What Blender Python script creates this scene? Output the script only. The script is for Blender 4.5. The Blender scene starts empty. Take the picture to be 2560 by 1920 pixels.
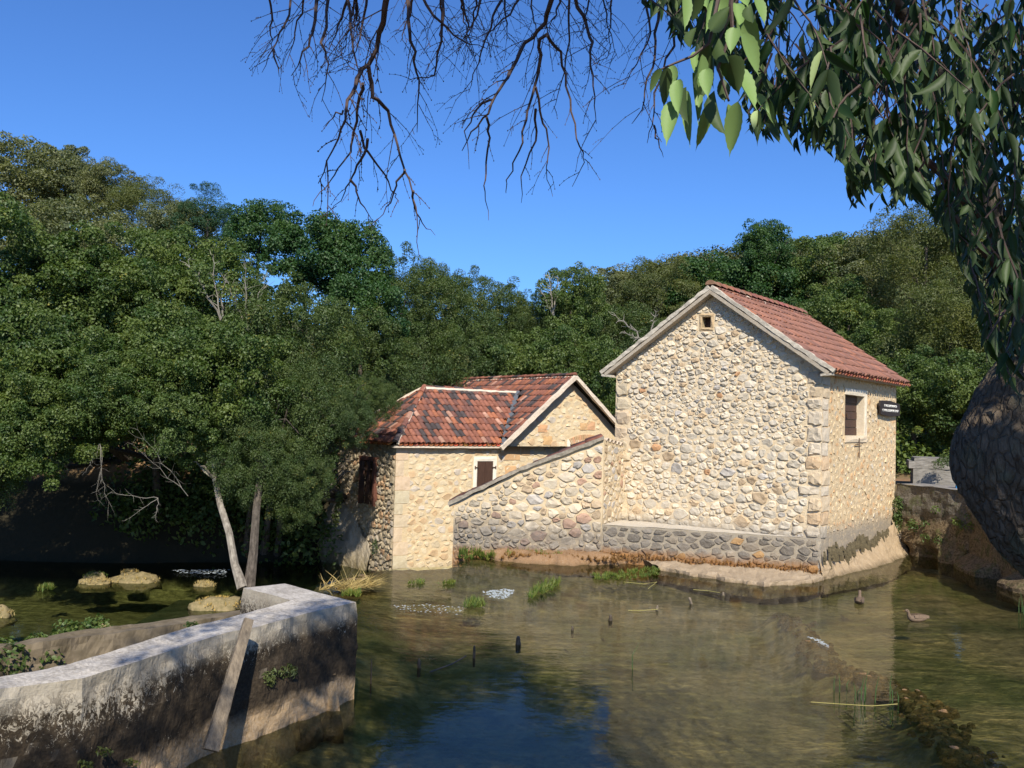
import bpy, math, random
import numpy as np
from mathutils import Vector, Matrix, noise
from mathutils.geometry import tessellate_polygon
PI = math.pi
rng = np.random.default_rng(7); random.seed(7)
S = bpy.context.scene; COL = S.collection

# ------------------------------------------------------------------ camera, sky, sun, exposure
H = 3.4; FOC = 2225.0; PIT = 0.039; ROL = 0.027
cF = np.array([0, math.cos(PIT), math.sin(PIT)]); _u = np.array([0, -math.sin(PIT), math.cos(PIT)]); _r = np.array([1., 0, 0])
cR = _r*math.cos(ROL) + _u*math.sin(ROL); cU = -_r*math.sin(ROL) + _u*math.cos(ROL)
cd = bpy.data.cameras.new('camera'); cam = bpy.data.objects.new('camera', cd); COL.objects.link(cam)
cam.matrix_world = Matrix(((cR[0], cU[0], -cF[0], 0), (cR[1], cU[1], -cF[1], 0), (cR[2], cU[2], -cF[2], H), (0, 0, 0, 1)))
cd.sensor_width = 36; cd.lens = FOC/2560*36; cd.clip_start = .05; cd.clip_end = 3000
S.camera = cam
SUN = np.array([0.13, -0.99, 0.0]); SUN /= np.linalg.norm(SUN); SEL = math.radians(41)
w = bpy.data.worlds.new('World'); S.world = w; w.use_nodes = True
nt = w.node_tree; nt.nodes.clear()
sky = nt.nodes.new('ShaderNodeTexSky'); sky.sky_type = 'NISHITA'; sky.sun_disc = False
sky.sun_elevation = SEL; sky.sun_rotation = math.atan2(SUN[0], SUN[1]); sky.air_density = 1.0; sky.dust_density = 0.5; sky.ozone_density = 2.6
bg = nt.nodes.new('ShaderNodeBackground'); bg.inputs[1].default_value = 0.125
tnt = nt.nodes.new('ShaderNodeMix'); tnt.data_type = 'RGBA'; tnt.blend_type = 'MULTIPLY'; tnt.inputs[0].default_value = 1; tnt.inputs[7].default_value = (.35, .59, .96, 1)
nt.links.new(sky.outputs[0], tnt.inputs[6])
wo = nt.nodes.new('ShaderNodeOutputWorld'); nt.links.new(tnt.outputs[2], bg.inputs[0]); nt.links.new(bg.outputs[0], wo.inputs[0])
sd = bpy.data.lights.new('sun', 'SUN'); sd.energy = 4.6; sd.angle = math.radians(.53); sd.color = (1, .93, .80)
so = bpy.data.objects.new('sun', sd); COL.objects.link(so)
sv = Vector((SUN[0]*math.cos(SEL), SUN[1]*math.cos(SEL), math.sin(SEL)))
so.rotation_euler = sv.to_track_quat('Z', 'Y').to_euler()
vs = S.view_settings; vs.view_transform = 'Standard'; vs.look = 'None'; vs.gamma = 1; vs.exposure = 0.5; vs.use_curve_mapping = False

# ------------------------------------------------------------------ helpers
def ray(px, py):
    d = cF + cR*(px-1280)/FOC - cU*(py-960)/FOC
    return d
def gp(px, py, z=0.):
    d = ray(px, py); k = (z-H)/d[2]; return np.array([0, 0, H]) + d*k
def at(px, py, Y):
    d = ray(px, py); return np.array([0, 0, H]) + d*(Y/d[1])
def vp(px, py, P, D):          # where the ray meets the vertical plane through P along D: (u, z)
    d = ray(px, py); a = np.array([[d[0], -D[0]], [d[1], -D[1]]]); k, u = np.linalg.solve(a, np.array(P[:2], float)); return u, H + d[2]*k
def unit(v): v = np.array(v, float); return v/np.linalg.norm(v)

def tag(o, label=None, cat=None, group=None, kind=None):
    if label: o['label'] = label
    if cat: o['category'] = cat
    if group: o['group'] = group
    if kind: o['kind'] = kind
    return o
def empty(name, loc, label, cat, group=None):
    o = bpy.data.objects.new(name, None); COL.objects.link(o); o.location = Vector(loc); o.empty_display_size = .2
    return tag(o, label, cat, group)
def link(me, name, parent=None, mat=None):
    o = bpy.data.objects.new(name, me); COL.objects.link(o)
    if mat is not None and not me.materials: me.materials.append(mat)
    if parent is not None:
        o.parent = parent
        p = parent; off = Vector((0, 0, 0))
        while p is not None: off += p.location; p = p.parent
        o.location = -off                                   # meshes are written in world coordinates
    return o
def mesh(name, V, F, mat, parent=None, smooth=False, tint=None, kind=None):
    me = bpy.data.meshes.new(name)
    me.from_pydata([tuple(v) for v in V], [], [tuple(f) for f in F])
    if smooth: me.polygons.foreach_set('use_smooth', [True]*len(me.polygons))
    if tint is not None:
        a = me.color_attributes.new('tint', 'FLOAT_COLOR', 'POINT')
        t = np.ones((len(V), 4)); t[:, :3] = tint; a.data.foreach_set('color', t.ravel())
    me.update()
    o = link(me, name, parent, mat)
    if kind: o['kind'] = kind
    return o
def fast(name, V, F, mat, tv=None, smooth=False, mats=None, midx=None):   # V (n,3), F (m,k)
    me = bpy.data.meshes.new(name); V = np.asarray(V, np.float32); F = np.asarray(F, np.int32); m, k = F.shape
    me.vertices.add(len(V)); me.vertices.foreach_set('co', V.ravel())
    me.loops.add(m*k); me.loops.foreach_set('vertex_index', F.ravel())
    me.polygons.add(m); me.polygons.foreach_set('loop_start', np.arange(0, m*k, k, dtype=np.int32))
    me.polygons.foreach_set('loop_total', np.full(m, k, np.int32))
    if smooth: me.polygons.foreach_set('use_smooth', np.ones(m, bool))
    if tv is not None:
        a = me.attributes.new('tv', 'FLOAT', 'POINT'); a.data.foreach_set('value', np.asarray(tv, np.float32))
    me.update(calc_edges=True)
    if mat: me.materials.append(mat)
    return me
class MB:
    def __init__(s): s.V = []; s.F = []; s.T = []
    def add(s, V, F, t=(1, 1, 1)):
        n = len(s.V); s.V += [tuple(v) for v in V]; s.F += [tuple(i+n for i in f) for f in F]; s.T += [t]*len(V)
    def box(s, c, X, Y, Z, t=(1, 1, 1), j=0):     # half-vectors
        c, X, Y, Z = map(np.array, (c, X, Y, Z)); V = []
        for a in (-1, 1):
            for b in (-1, 1):
                for d in (-1, 1): V.append(c+a*X+b*Y+d*Z+rng.normal(0, 1, 3)*j)
        s.add(V, [(0, 1, 3, 2), (4, 6, 7, 5), (0, 4, 5, 1), (2, 3, 7, 6), (0, 2, 6, 4), (1, 5, 7, 3)], t)
    def tube(s, P, R, n=6, t=(1, 1, 1), cap=True, wob=0):
        P = [np.array(p, float) for p in P]; V = []; F = []
        up = np.array([0.3, 0.2, 1.]); pa = None
        for i, p in enumerate(P):
            d = unit(P[min(i+1, len(P)-1)]-P[max(i-1, 0)]+1e-9)
            a = np.cross(d, up) if pa is None else pa-d*np.dot(pa, d)
            a = unit(a+1e-9); pa = a; b = np.cross(d, a)
            r = R[i] if hasattr(R, '__len__') else R
            for k in range(n):
                q = 2*PI*k/n; rr = r*(1+wob*(rng.random()-.5)); V.append(p+(a*math.cos(q)+b*math.sin(q))*rr)
        for i in range(len(P)-1):
            for k in range(n): F.append((i*n+k, i*n+(k+1) % n, (i+1)*n+(k+1) % n, (i+1)*n+k))
        if cap: F.append(tuple(range(n))[::-1]); F.append(tuple(range((len(P)-1)*n, len(P)*n)))
        s.add(V, F, t)
    def build(s, name, mat, parent=None, smooth=False, kind=None):
        return mesh(name, s.V, s.F, mat, parent, smooth, np.array(s.T), kind)
def nz(p, sc=1., o=0.): return noise.noise(Vector((p[0]*sc+o, p[1]*sc+o*.7, (p[2] if len(p) > 2 else 0)*sc-o)))

# ------------------------------------------------------------------ materials
def lin(c): return tuple(((x/255+.055)/1.055)**2.4 if x/255 > .04045 else x/255/12.92 for x in c)
class NT:
    def __init__(s, name):
        s.m = bpy.data.materials.new(name); s.m.use_nodes = True; s.t = s.m.node_tree; s.t.nodes.clear()
        s.out = s.n('OutputMaterial')
    def n(s, ty, **kw):
        x = s.t.nodes.new('ShaderNode'+ty)
        for k, v in kw.items(): setattr(x, k, v)
        return x
    def set(s, sock, v):
        if hasattr(v, 'default_value') or hasattr(v, 'is_linked'): s.t.links.new(v, sock)
        elif isinstance(v, (tuple, list)) and len(v) == 3 and sock.type == 'RGBA': sock.default_value = (*v, 1)
        else: sock.default_value = v
    def noise(s, sc, det=4, rough=.6, vec=None, dist=0):
        x = s.n('TexNoise'); x.inputs['Scale'].default_value = sc; x.inputs['Detail'].default_value = det
        x.inputs['Roughness'].default_value = rough; x.inputs['Distortion'].default_value = dist
        s.set(x.inputs['Vector'], vec if vec is not None else s.pos()); return x.outputs[0]
    def pos(s):
        if not hasattr(s, '_p'): s._p = s.n('NewGeometry').outputs['Position']
        return s._p
    def obj(s): return s.n('TexCoord').outputs['Object']
    def map(s, vec, scale=(1, 1, 1), rot=(0, 0, 0)):
        x = s.n('Mapping'); s.set(x.inputs[0], vec); x.inputs['Scale'].default_value = scale; x.inputs['Rotation'].default_value = rot; return x.outputs[0]
    def z(s):
        x = s.n('SeparateXYZ'); s.set(x.inputs[0], s.pos()); return x.outputs
    def math(s, op, a, b=0., c=None):
        x = s.n('Math', operation=op); s.set(x.inputs[0], a); s.set(x.inputs[1], b)
        if c is not None: s.set(x.inputs[2], c)
        return x.outputs[0]
    def ramp(s, f, a, b):           # linear 0..1 between a and b
        x = s.n('MapRange'); s.set(x.inputs[0], f); x.inputs[1].default_value = a; x.inputs[2].default_value = b; x.clamp = True; return x.outputs[0]
    def mix(s, f, a, b, mode='MIX'):
        x = s.n('Mix', data_type='RGBA', blend_type=mode); s.set(x.inputs[0], f); s.set(x.inputs[6], a); s.set(x.inputs[7], b); return x.outputs[2]
    def attr(s, name, fac=False):
        x = s.n('Attribute', attribute_name=name); return x.outputs['Fac' if fac else 'Color']
    def bump(s, h, st=.5, dist=.02):
        x = s.n('Bump'); x.inputs['Strength'].default_value = st; x.inputs['Distance'].default_value = dist; s.set(x.inputs['Height'], h); return x.outputs[0]
    def pbr(s, col, rough=.9, bump=None, spec=.3, **kw):
        x = s.n('BsdfPrincipled'); s.set(x.inputs['Base Color'], col); s.set(x.inputs['Roughness'], rough); x.inputs['Specular IOR Level'].default_value = spec
        if bump is not None: s.set(x.inputs['Normal'], bump)
        s.t.links.new(x.outputs[0], s.out.inputs[0]); return x
    def done(s): return s.m

def stone_mat(name, base=None, stain=None, bst=.6, soft=1.0):
    """rubble / mortar; stain: list of (z_low, z_high, wobble, colour, strength)"""
    m = NT(name)
    col = m.attr('tint') if base is None else base
    n1 = m.noise(9, 5, .65); n2 = m.noise(60, 3, .6)
    col = m.mix(m.ramp(n1, .3, .75), col, m.mix(1., col, (.84, .80, .74), 'MULTIPLY'))
    col = m.mix(m.math('MULTIPLY', m.ramp(n2, .55, .8), .4), col, (.75, .68, .55))
    ns = m.noise(2.2, 4, .65)
    for (z0, z1, wob, c, st) in (stain or []):
        zz = m.math('ADD', m.z()[2], m.math('MULTIPLY', m.math('SUBTRACT', ns, .5), wob))
        f = m.math('MULTIPLY', m.ramp(zz, z1, z0), st)
        f = m.math('MULTIPLY', f, m.ramp(n1, .15, .5))
        col = m.mix(f, col, c)
    m.pbr(col, .93, m.bump(m.math('ADD', n1, m.math('MULTIPLY', n2, .4)), bst, .03*soft), .15)
    return m.done()
GREY = (.14, .125, .11); ORA = (.27, .13, .045)
M = {}
M['stone'] = stone_mat('stone_rubble', stain=[(.95, 1.15, .35, (.22, .20, .17), .55)])
M['mortar'] = stone_mat('lime_mortar', (.68, .55, .37), [(.9, 1.25, .3, (.24, .22, .19), .8)], .8)
M['stone_r'] = stone_mat('stone_right', stain=[(.9, 1.25, .25, (.26, .23, .19), .75), (.45, .6, .7, (.05, .045, .035), .6)])
M['mortar_r'] = stone_mat('lime_mortar_right', (.66, .50, .30), [(.9, 1.25, .25, (.26, .23, .19), .8)], .9)
M['stone_p'] = stone_mat('stone_plinth', stain=[(.2, .42, .3, ORA, .9)])
M['mortar_p'] = stone_mat('mortar_plinth', (.32, .275, .21), [(.2, .42, .3, ORA, .9)])
M['stone_s'] = stone_mat('stone_shed', stain=[(.55, 1.15, .7, GREY, .75), (.1, .3, .3, ORA, .8)])
M['mortar_s'] = stone_mat('mortar_shed', (.60, .48, .31), [(.6, 1.2, .8, GREY, .75), (.1, .3, .3, ORA, .8)])
M['stone_h'] = stone_mat('stone_small_house', stain=[(-1.6, -.9, .5, (.3, .25, .17), .6)])
M['mortar_h'] = stone_mat('mortar_small_house', (.68, .54, .34), [(-1.7, -1.0, .5, (.3, .25, .17), .6)], .8)
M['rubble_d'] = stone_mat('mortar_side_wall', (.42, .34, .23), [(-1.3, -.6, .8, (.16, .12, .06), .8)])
M['plain'] = stone_mat('dressed_stone', (.80, .74, .62), bst=.25)
M['rock'] = stone_mat('tufa_rock', stain=[(-.02, .14, .12, (.10, .075, .04), .85)], bst=1.)

def concrete():
    m = NT('weathered_concrete')
    P = m.pos(); n1 = m.noise(3, 6, .7); n2 = m.noise(30, 4, .65); n3 = m.noise(1.1, 3)
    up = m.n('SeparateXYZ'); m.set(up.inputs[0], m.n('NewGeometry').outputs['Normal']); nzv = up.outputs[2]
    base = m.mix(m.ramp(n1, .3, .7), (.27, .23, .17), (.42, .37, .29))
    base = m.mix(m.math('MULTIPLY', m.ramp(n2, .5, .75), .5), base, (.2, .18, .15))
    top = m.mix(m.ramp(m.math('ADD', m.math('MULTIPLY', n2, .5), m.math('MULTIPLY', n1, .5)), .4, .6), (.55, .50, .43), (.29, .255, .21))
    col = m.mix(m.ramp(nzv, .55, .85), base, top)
    zz = m.z()[2]
    # dark algae scales, denser lower down
    v = m.noise(21, 6, .8, m.map(P, (1, 1, .7)), 1.2)
    th = m.math('ADD', m.math('MULTIPLY', m.ramp(zz, 1.05, .5), .22), m.math('MULTIPLY', m.math('SUBTRACT', n3, .5), .25))
    xx = m.ramp(m.z()[0], -3.3, -2.4)
    f = m.ramp(m.math('ADD', m.math('ADD', v, th), m.math('MULTIPLY', xx, .10)), .558, .575)
    f = m.math('MULTIPLY', f, m.ramp(nzv, .6, .3))
    f = m.math('MULTIPLY', f, m.ramp(zz, 1.1, .9))
    col = m.mix(f, col, m.mix(m.ramp(n2, .3, .7), (.025, .018, .012), (.065, .048, .03)))
    lo = m.ramp(m.math('ADD', zz, m.math('MULTIPLY', m.math('SUBTRACT', n1, .5), .35)), .34, .2)
    tufa = m.mix(m.ramp(n2, .3, .7), (.30, .20, .10), (.42, .31, .20))
    col = m.mix(lo, col, tufa)
    h = m.math('ADD', m.math('MULTIPLY', f, .6), m.math('ADD', n2, n1))
    m.pbr(col, .92, m.bump(h, .7, .02), .2); return m.done()
M['concrete'] = concrete()
def tile_mat(name, tinted):
    m = NT(name)
    c = m.n('ObjectInfo').outputs['Color'] if not tinted else m.attr('tint')
    n1 = m.noise(6, 4); n2 = m.noise(45, 3)
    c = m.mix(m.ramp(n1, .35, .7), c, m.mix(1., c, (.6, .58, .55), 'MULTIPLY'))
    c = m.mix(m.math('MULTIPLY', m.ramp(n2, .55, .75), .35), c, (.30, .22, .17))
    m.pbr(c, .82, m.bump(n2, .3, .01), .25); return m.done()
M['tile'] = tile_mat('clay_tile', False); M['tile_t'] = tile_mat('clay_tile_joined', True)
def flat(name, c, rough=.8, nsc=12, var=.35, spec=.3, stretch=None, bst=.4, c2=None):
    m = NT(name); v = m.pos() if stretch is None else m.map(m.pos(), stretch)
    n = m.noise(nsc, 5, .65, v); c2 = c2 or tuple(x*(1-var) for x in c)
    m.pbr(m.mix(m.ramp(n, .3, .7), c, c2), rough, m.bump(n, bst, .01), spec); return m.done()
M['wood'] = flat('brown_painted_wood', (.085, .045, .03), .6, 30, .35, .3, (1, 1, .15))
M['oldwood'] = flat('grey_weathered_wood', (.27, .215, .15), .85, 30, .5, .2, (1, 1, .12), 1.5, c2=(.12, .095, .07))
M['darkwood'] = flat('dark_sign_board', (.04, .03, .026), .6, 30, .4, .3)
M['white'] = flat('white_lettering', (.8, .78, .72), .7, 40, .1)
M['iron'] = flat('rusty_iron', (.10, .06, .04), .7, 60, .4)
M['lead'] = flat('lead_flashing', (.13, .14, .15), .5, 20, .35, .5)
M['verge'] = flat('mortar_verge', (.60, .53, .42), .95, 14, .45, .15, bst=.9)
M['limeline'] = flat('pale_mortar_line', (.72, .60, .46), .95, 14, .3, .15)
M['hole'] = flat('dark_opening', (.012, .01, .008), .9, 10, .3)
M['bark'] = flat('dark_bark', (.15, .125, .10), .95, 16, .6, .1, (1, 1, .35), 2.5, c2=(.045, .037, .03))
def plates():
    m = NT('hackberry_bark'); P = m.map(m.pos(), (1, 1, .42), (0, .5, 0)); v = m.n('TexVoronoi', feature='DISTANCE_TO_EDGE'); v.inputs['Scale'].default_value = 27
    n = m.noise(16, 5, .7, P); n0 = m.noise(3, 3); vv = m.n('VectorMath', operation='ADD'); m.set(vv.inputs[0], P)
    s = m.n('VectorMath', operation='SCALE'); nc = m.n('TexNoise'); nc.inputs['Scale'].default_value = 7; m.set(nc.inputs['Vector'], P); m.set(s.inputs[0], nc.outputs['Color']); s.inputs['Scale'].default_value = .09
    m.set(vv.inputs[1], s.outputs[0]); m.set(v.inputs['Vector'], vv.outputs[0]); e = m.math('ADD', .80, m.math('MULTIPLY', .20, m.ramp(v.outputs['Distance'], .0, .13)))
    c = m.mix(m.ramp(n, .3, .7), (.21, .165, .12), (.09, .07, .052)); c = m.mix(m.math('MULTIPLY', m.ramp(n0, .5, .65), .6), c, (.16, .17, .10)); c = m.mix(e, (.04, .03, .022), c)
    m.pbr(c, .95, m.bump(m.math('ADD', e, m.math('MULTIPLY', n, .9)), 1., .05), .1); return m.done()
M['bark_h'] = plates()
M['bark_g'] = flat('pale_bark', (.36, .32, .26), .9, 9, .55, .15, (1, 1, .5), 1., c2=(.12, .10, .08))
M['twig'] = flat('bare_twig', (.10, .065, .055), .7, 20, .5, .3, c2=(.05, .035, .03))
M['twig_g'] = flat('dry_pale_twig', (.30, .27, .22), .8, 20, .4)
M['straw'] = flat('straw', (.34, .28, .11), .8, 8, .5, .2, c2=(.28, .26, .07))
M['blue'] = flat('blue_cloth', (.02, .27, .62), .7, 6, .3)
M['slab2'] = flat('brown_old_concrete', (.20, .16, .11), .95, 5, .5, .1, None, 1., c2=(.10, .08, .05))
M['slab'] = flat('grey_slab_stone', (.30, .275, .24), .9, 7, .5, .2, (1, 1, 4), 1.)
M['foam'] = flat('white_foam', (.45, .50, .52), .5, 12, .3)

def leaf_mat(name, a, b, trans=.35, rough=.5, spec=.4, yel=None):
    m = NT(name); tv = m.attr('tv', True)
    col = m.mix(tv, a, b)
    if yel: col = m.mix(m.ramp(tv, .94, .97), col, yel)
    n = m.noise(.5, 2); col = m.mix(m.ramp(n, .3, .7), col, m.mix(1., col, (1.3, 1.15, .8), 'MULTIPLY'))
    x = m.n('BsdfPrincipled'); m.set(x.inputs['Base Color'], col); x.inputs['Roughness'].default_value = rough; x.inputs['Specular IOR Level'].default_value = spec
    t = m.n('BsdfTranslucent'); m.set(t.inputs[0], m.mix(1., col, (1.5, 1.6, .6), 'MULTIPLY'))
    k = m.n('MixShader'); k.inputs[0].default_value = trans; m.t.links.new(x.outputs[0], k.inputs[1]); m.t.links.new(t.outputs[0], k.inputs[2])
    m.t.links.new(k.outputs[0], m.out.inputs[0]); return m.done()
M['verge_s'] = flat('grey_brown_mortar', (.36, .31, .24), .95, 14, .5, .15, bst=.9)
M['leaf_a'] = leaf_mat('leaf_alder', (.028, .070, .016), (.13, .18, .055), yel=(.25, .24, .05))
M['leaf_b'] = leaf_mat('leaf_ash', (.036, .075, .022), (.10, .14, .05), yel=(.28, .22, .04))
M['leaf_c'] = leaf_mat('leaf_vine', (.022, .07, .024), (.06, .12, .04))
M['leaf_o'] = leaf_mat('leaf_oak', (.085, .11, .055), (.16, .18, .09))
M['leaf_p'] = leaf_mat('leaf_pine', (.018, .06, .028), (.035, .085, .035), .2)
M['leaf_w'] = leaf_mat('leaf_willow', (.07, .10, .03), (.13, .15, .055))
M['leaf_f'] = leaf_mat('leaf_far', (.05, .075, .03), (.10, .105, .04), .15)
M['grass'] = leaf_mat('grass_blade', (.06, .13, .03), (.20, .22, .06))
M['moss'] = leaf_mat('brown_moss', (.16, .085, .03), (.30, .17, .06), .1, .9)
M['yellowmoss'] = leaf_mat('dry_moss', (.32, .25, .10), (.48, .38, .17), .1, .9)
def hack():
    m = NT('hackberry_leaf'); P = m.obj(); geo = m.n('NewGeometry')
    rnd = m.attr('tv', True)
    top = m.mix(rnd, (.009, .028, .008), (.032, .08, .018)); bot = m.mix(rnd, (.022, .042, .014), (.10, .15, .05))
    col = m.mix(geo.outputs['Backfacing'], top, bot)
    col = m.mix(m.ramp(rnd, .9, .93), col, m.mix(geo.outputs['Backfacing'], (.20, .31, .10), (.36, .46, .20)))  # palest leaves: underside tone and direct sun put into both faces
    x = m.n('BsdfPrincipled'); m.set(x.inputs['Base Color'], col); x.inputs['Roughness'].default_value = .52; x.inputs['Specular IOR Level'].default_value = .28
    t = m.n('BsdfTranslucent'); m.set(t.inputs[0], m.mix(1., top, (2.2, 2.3, .9), 'MULTIPLY'))
    k = m.n('MixShader'); k.inputs[0].default_value = .22; m.t.links.new(x.outputs[0], k.inputs[1]); m.t.links.new(t.outputs[0], k.inputs[2])
    m.t.links.new(k.outputs[0], m.out.inputs[0]); return m.done()
M['hack'] = hack()

def water_mat(name, tint, flow):
    m = NT(name); P = m.pos()
    a = m.map(P, flow[0], (0, 0, flow[1]))
    n1 = m.noise(1.6, 3, .55, a, .8); n2 = m.noise(6.5, 3, .6, a, .5); n3 = m.noise(.5, 2, .5, P)
    h = m.math('ADD', m.math('MULTIPLY', n1, 1.), m.math('MULTIPLY', n2, m.math('MULTIPLY', m.ramp(n3, .3, .7), .45)))
    h = m.math('MULTIPLY', h, m.math('ADD', .25, m.ramp(m.noise(.22, 3, .5, P), .4, .62))); h = m.math('ADD', h, m.math('MULTIPLY', m.noise(14, 2, .5, P), .10))
    b = m.bump(h, .14, .05)
    fr = m.n('Fresnel'); fr.inputs[0].default_value = 1.33; m.set(fr.inputs[1], b)
    g = m.n('BsdfGlossy'); g.inputs['Roughness'].default_value = .05; m.set(g.inputs['Normal'], b)
    t = m.n('BsdfTransparent'); m.set(t.inputs[0], tint)
    k = m.n('MixShader'); m.set(k.inputs[0], m.math('MULTIPLY', fr.outputs[0], .74)); m.t.links.new(t.outputs[0], k.inputs[1]); m.t.links.new(g.outputs[0], k.inputs[2])
    m.t.links.new(k.outputs[0], m.out.inputs[0]); return m.done()
M['water'] = water_mat('river_water', (.80, .84, .66), ((.75, 1.35, 1), .25))
M['water2'] = water_mat('pool_water', (.72, .80, .62), ((.6, 1.6, 1), 0))
def bed():
    m = NT('river_bed'); P = m.pos(); n1 = m.noise(.9, 5, .65, m.map(P, (.6, 1.3, 1))); n2 = m.noise(7, 5, .7); n3 = m.noise(.35, 3); n4 = m.noise(3, 4, .6)
    zz = m.z()[2]
    c = m.mix(m.ramp(n2, .3, .7), (.50, .365, .20), (.20, .145, .075))
    c = m.mix(m.ramp(n3, .42, .6), c, m.mix(m.ramp(n2, .3, .7), (.27, .235, .11), (.13, .12, .05)))
    c = m.mix(m.math('MULTIPLY', m.ramp(n1, .5, .64), .75), c, (.085, .08, .035))
    c = m.mix(m.math('MULTIPLY', m.ramp(zz, -.6, -.95), .7), c, (.08, .11, .07))
    c = m.mix(m.ramp(zz, -.12, .0), c, m.mix(m.ramp(n2, .35, .65), (.36, .24, .13), (.16, .10, .05)))
    c = m.mix(m.math('MULTIPLY', m.ramp(n4, .5, .62), .45), c, (.05, .05, .022))
    m.pbr(c, .95, m.bump(n2, .8, .05), .1); return m.done()
M['bed'] = bed()
def ground():
    m = NT('ground_soil'); n1 = m.noise(.5, 5); n2 = m.noise(5, 4)
    c = m.mix(m.ramp(n1, .35, .65), (.30, .17, .09), (.12, .10, .05)); c = m.mix(m.math('MULTIPLY', m.ramp(n2, .5, .7), .6), c, (.42, .28, .16))
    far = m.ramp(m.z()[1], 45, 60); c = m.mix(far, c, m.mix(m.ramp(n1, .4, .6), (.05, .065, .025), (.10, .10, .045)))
    lowz = m.ramp(m.z()[2], 1.3, .8); c = m.mix(lowz, c, (.035, .030, .018)); c = m.mix(m.ramp(m.z()[2], -1.9, -2.2), c, m.mix(m.ramp(n2, .4, .6), (.30, .26, .12), (.16, .14, .06)))  # low bank darkened in the soil colour, standing in for canopy shade
    m.pbr(c, .95, m.bump(n2, .6, .05), .1); return m.done()
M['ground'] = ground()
# ------------------------------------------------------------------ layout points
A = np.array([7.02, 20.06, 0]); UF = unit([math.cos(2.546), math.sin(2.546), 0]); UR = unit([math.cos(.905), math.sin(.905), 0])
WID = 5.22; LEN = 5.94; Z = np.array([0, 0, 1.]); B = A+UF*WID; C = A+UR*LEN
NF = np.array([UF[1]*-1, UF[0], 0]); NF = NF if NF[1] < 0 else -NF
NR = np.array([UR[1], -UR[0], 0])
def seg_dist(X, Y, pts):
    best = np.full(X.shape, 1e9)
    for (x0, y0), (x1, y1) in zip(pts[:-1], pts[1:]):
        dx, dy = x1-x0, y1-y0; L = dx*dx+dy*dy+1e-9
        t = np.clip(((X-x0)*dx+(Y-y0)*dy)/L, 0, 1); best = np.minimum(best, np.hypot(X-x0-t*dx, Y-y0-t*dy))
    return best
def in_poly(X, Y, pts):
    ins = np.zeros(X.shape, bool); n = len(pts)
    for i in range(n):
        x0, y0 = pts[i]; x1, y1 = pts[(i+1) % n]
        c = ((y0 > Y) != (y1 > Y)) & (X < (x1-x0)*(Y-y0)/(y1-y0+1e-12)+x0); ins ^= c
    return ins
def fbm(X, Y, sc, seed=0, octv=3):
    out = np.zeros(X.shape); it = np.nditer(X, flags=['multi_index'])
    flatx = X.ravel(); flaty = Y.ravel(); o = np.empty(flatx.size)
    for i in range(flatx.size): o[i] = noise.fractal(Vector((flatx[i]*sc+seed, flaty[i]*sc-seed, seed*.37)), 1., 2., octv)
    return o.reshape(X.shape)
LIP = [(-2.9, 11.6), (-4.1, 13.6), (-4.35, 15.6), (-3.95, 17.4), (-3.6, 18.2), (-3.05, 19.5), (-2.2, 20.1), (-1.35, 20.4), (-1.0, 21.4)]
UPPER = [(-9, -3), (-9, 4.0), (-4.1, 7.4), (-1.9, 10.7), (-2.9, 11.6)] + LIP[1:] + [(-1.0, 23.5), (2.5, 24.2), (7, 27), (11.6, 26.2), (14, 25.6), (30, 25), (30, -3)]
RIDGE = [tuple(gp(x, y, -.03)[:2]) for x, y in ((1955, 1530), (2000, 1560), (2069, 1648), (2130, 1675), (2186, 1699), (2244, 1722), (2300, 1752), (2341, 1790), (2361, 1843), (2419, 1885), (2478, 1925), (2560, 2010))]

# ------------------------------------------------------------------ terrain (one sheet to the horizon)
def gh(x, y):
    r = np.hypot(x, y)
    left = np.clip((y-27.5-np.clip(x+12, 0, 30)*.25)/3.5, 0, 1)
    z = -2.4 + left*3.9                                             # far bank
    z = np.where((x > 9.5) & (y > 25.3), np.maximum(z, -2.4+np.clip((y-25.3)/.8, 0, 1)*4.1), z)
    z = np.maximum(z, -2.4+np.clip((3.2-y)/1.5, 0, 1)*4.0)          # bank the viewer stands on
    z = np.maximum(z, -2.4+np.clip((x-22)/6, 0, 1)*4.2)
    z = np.maximum(z, -2.4+np.clip((-26-x)/6, 0, 1)*4.2)
    hill = np.clip((y-60)/125, 0, 1); hill = hill*hill*(3-2*hill)
    prof = np.interp(x/np.maximum(y, 1), [-.6, -.3, -.05, .03, .10, .2, .3, .45, .6], [22, 18, 12, 15, 23, 29.5, 32, 35, 38])
    z = z + hill*prof
    z = z + np.clip((y-36)/14, 0, 1)*np.clip((-x-6)/16, 0, 1)*3.0
    return z
gx = np.unique(np.concatenate([np.linspace(-30, 30, 80), np.linspace(-400, 400, 60)])); gy = np.unique(np.concatenate([np.linspace(-12, 45, 90), np.linspace(-60, 900, 70)]))
X, Y = np.meshgrid(gx, gy); Zg = gh(X, Y) + .25*fbm(X, Y, .25, 3)
V = np.stack([X, Y, Zg], -1).reshape(-1, 3); ny, nx = X.shape; ii = np.arange(ny*nx).reshape(ny, nx)
F = np.stack([ii[:-1, :-1], ii[:-1, 1:], ii[1:, 1:], ii[1:, :-1]], -1).reshape(-1, 4)
tag(link(fast('ground', V, F, M['ground'], smooth=True), 'ground'), kind='structure')

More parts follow.
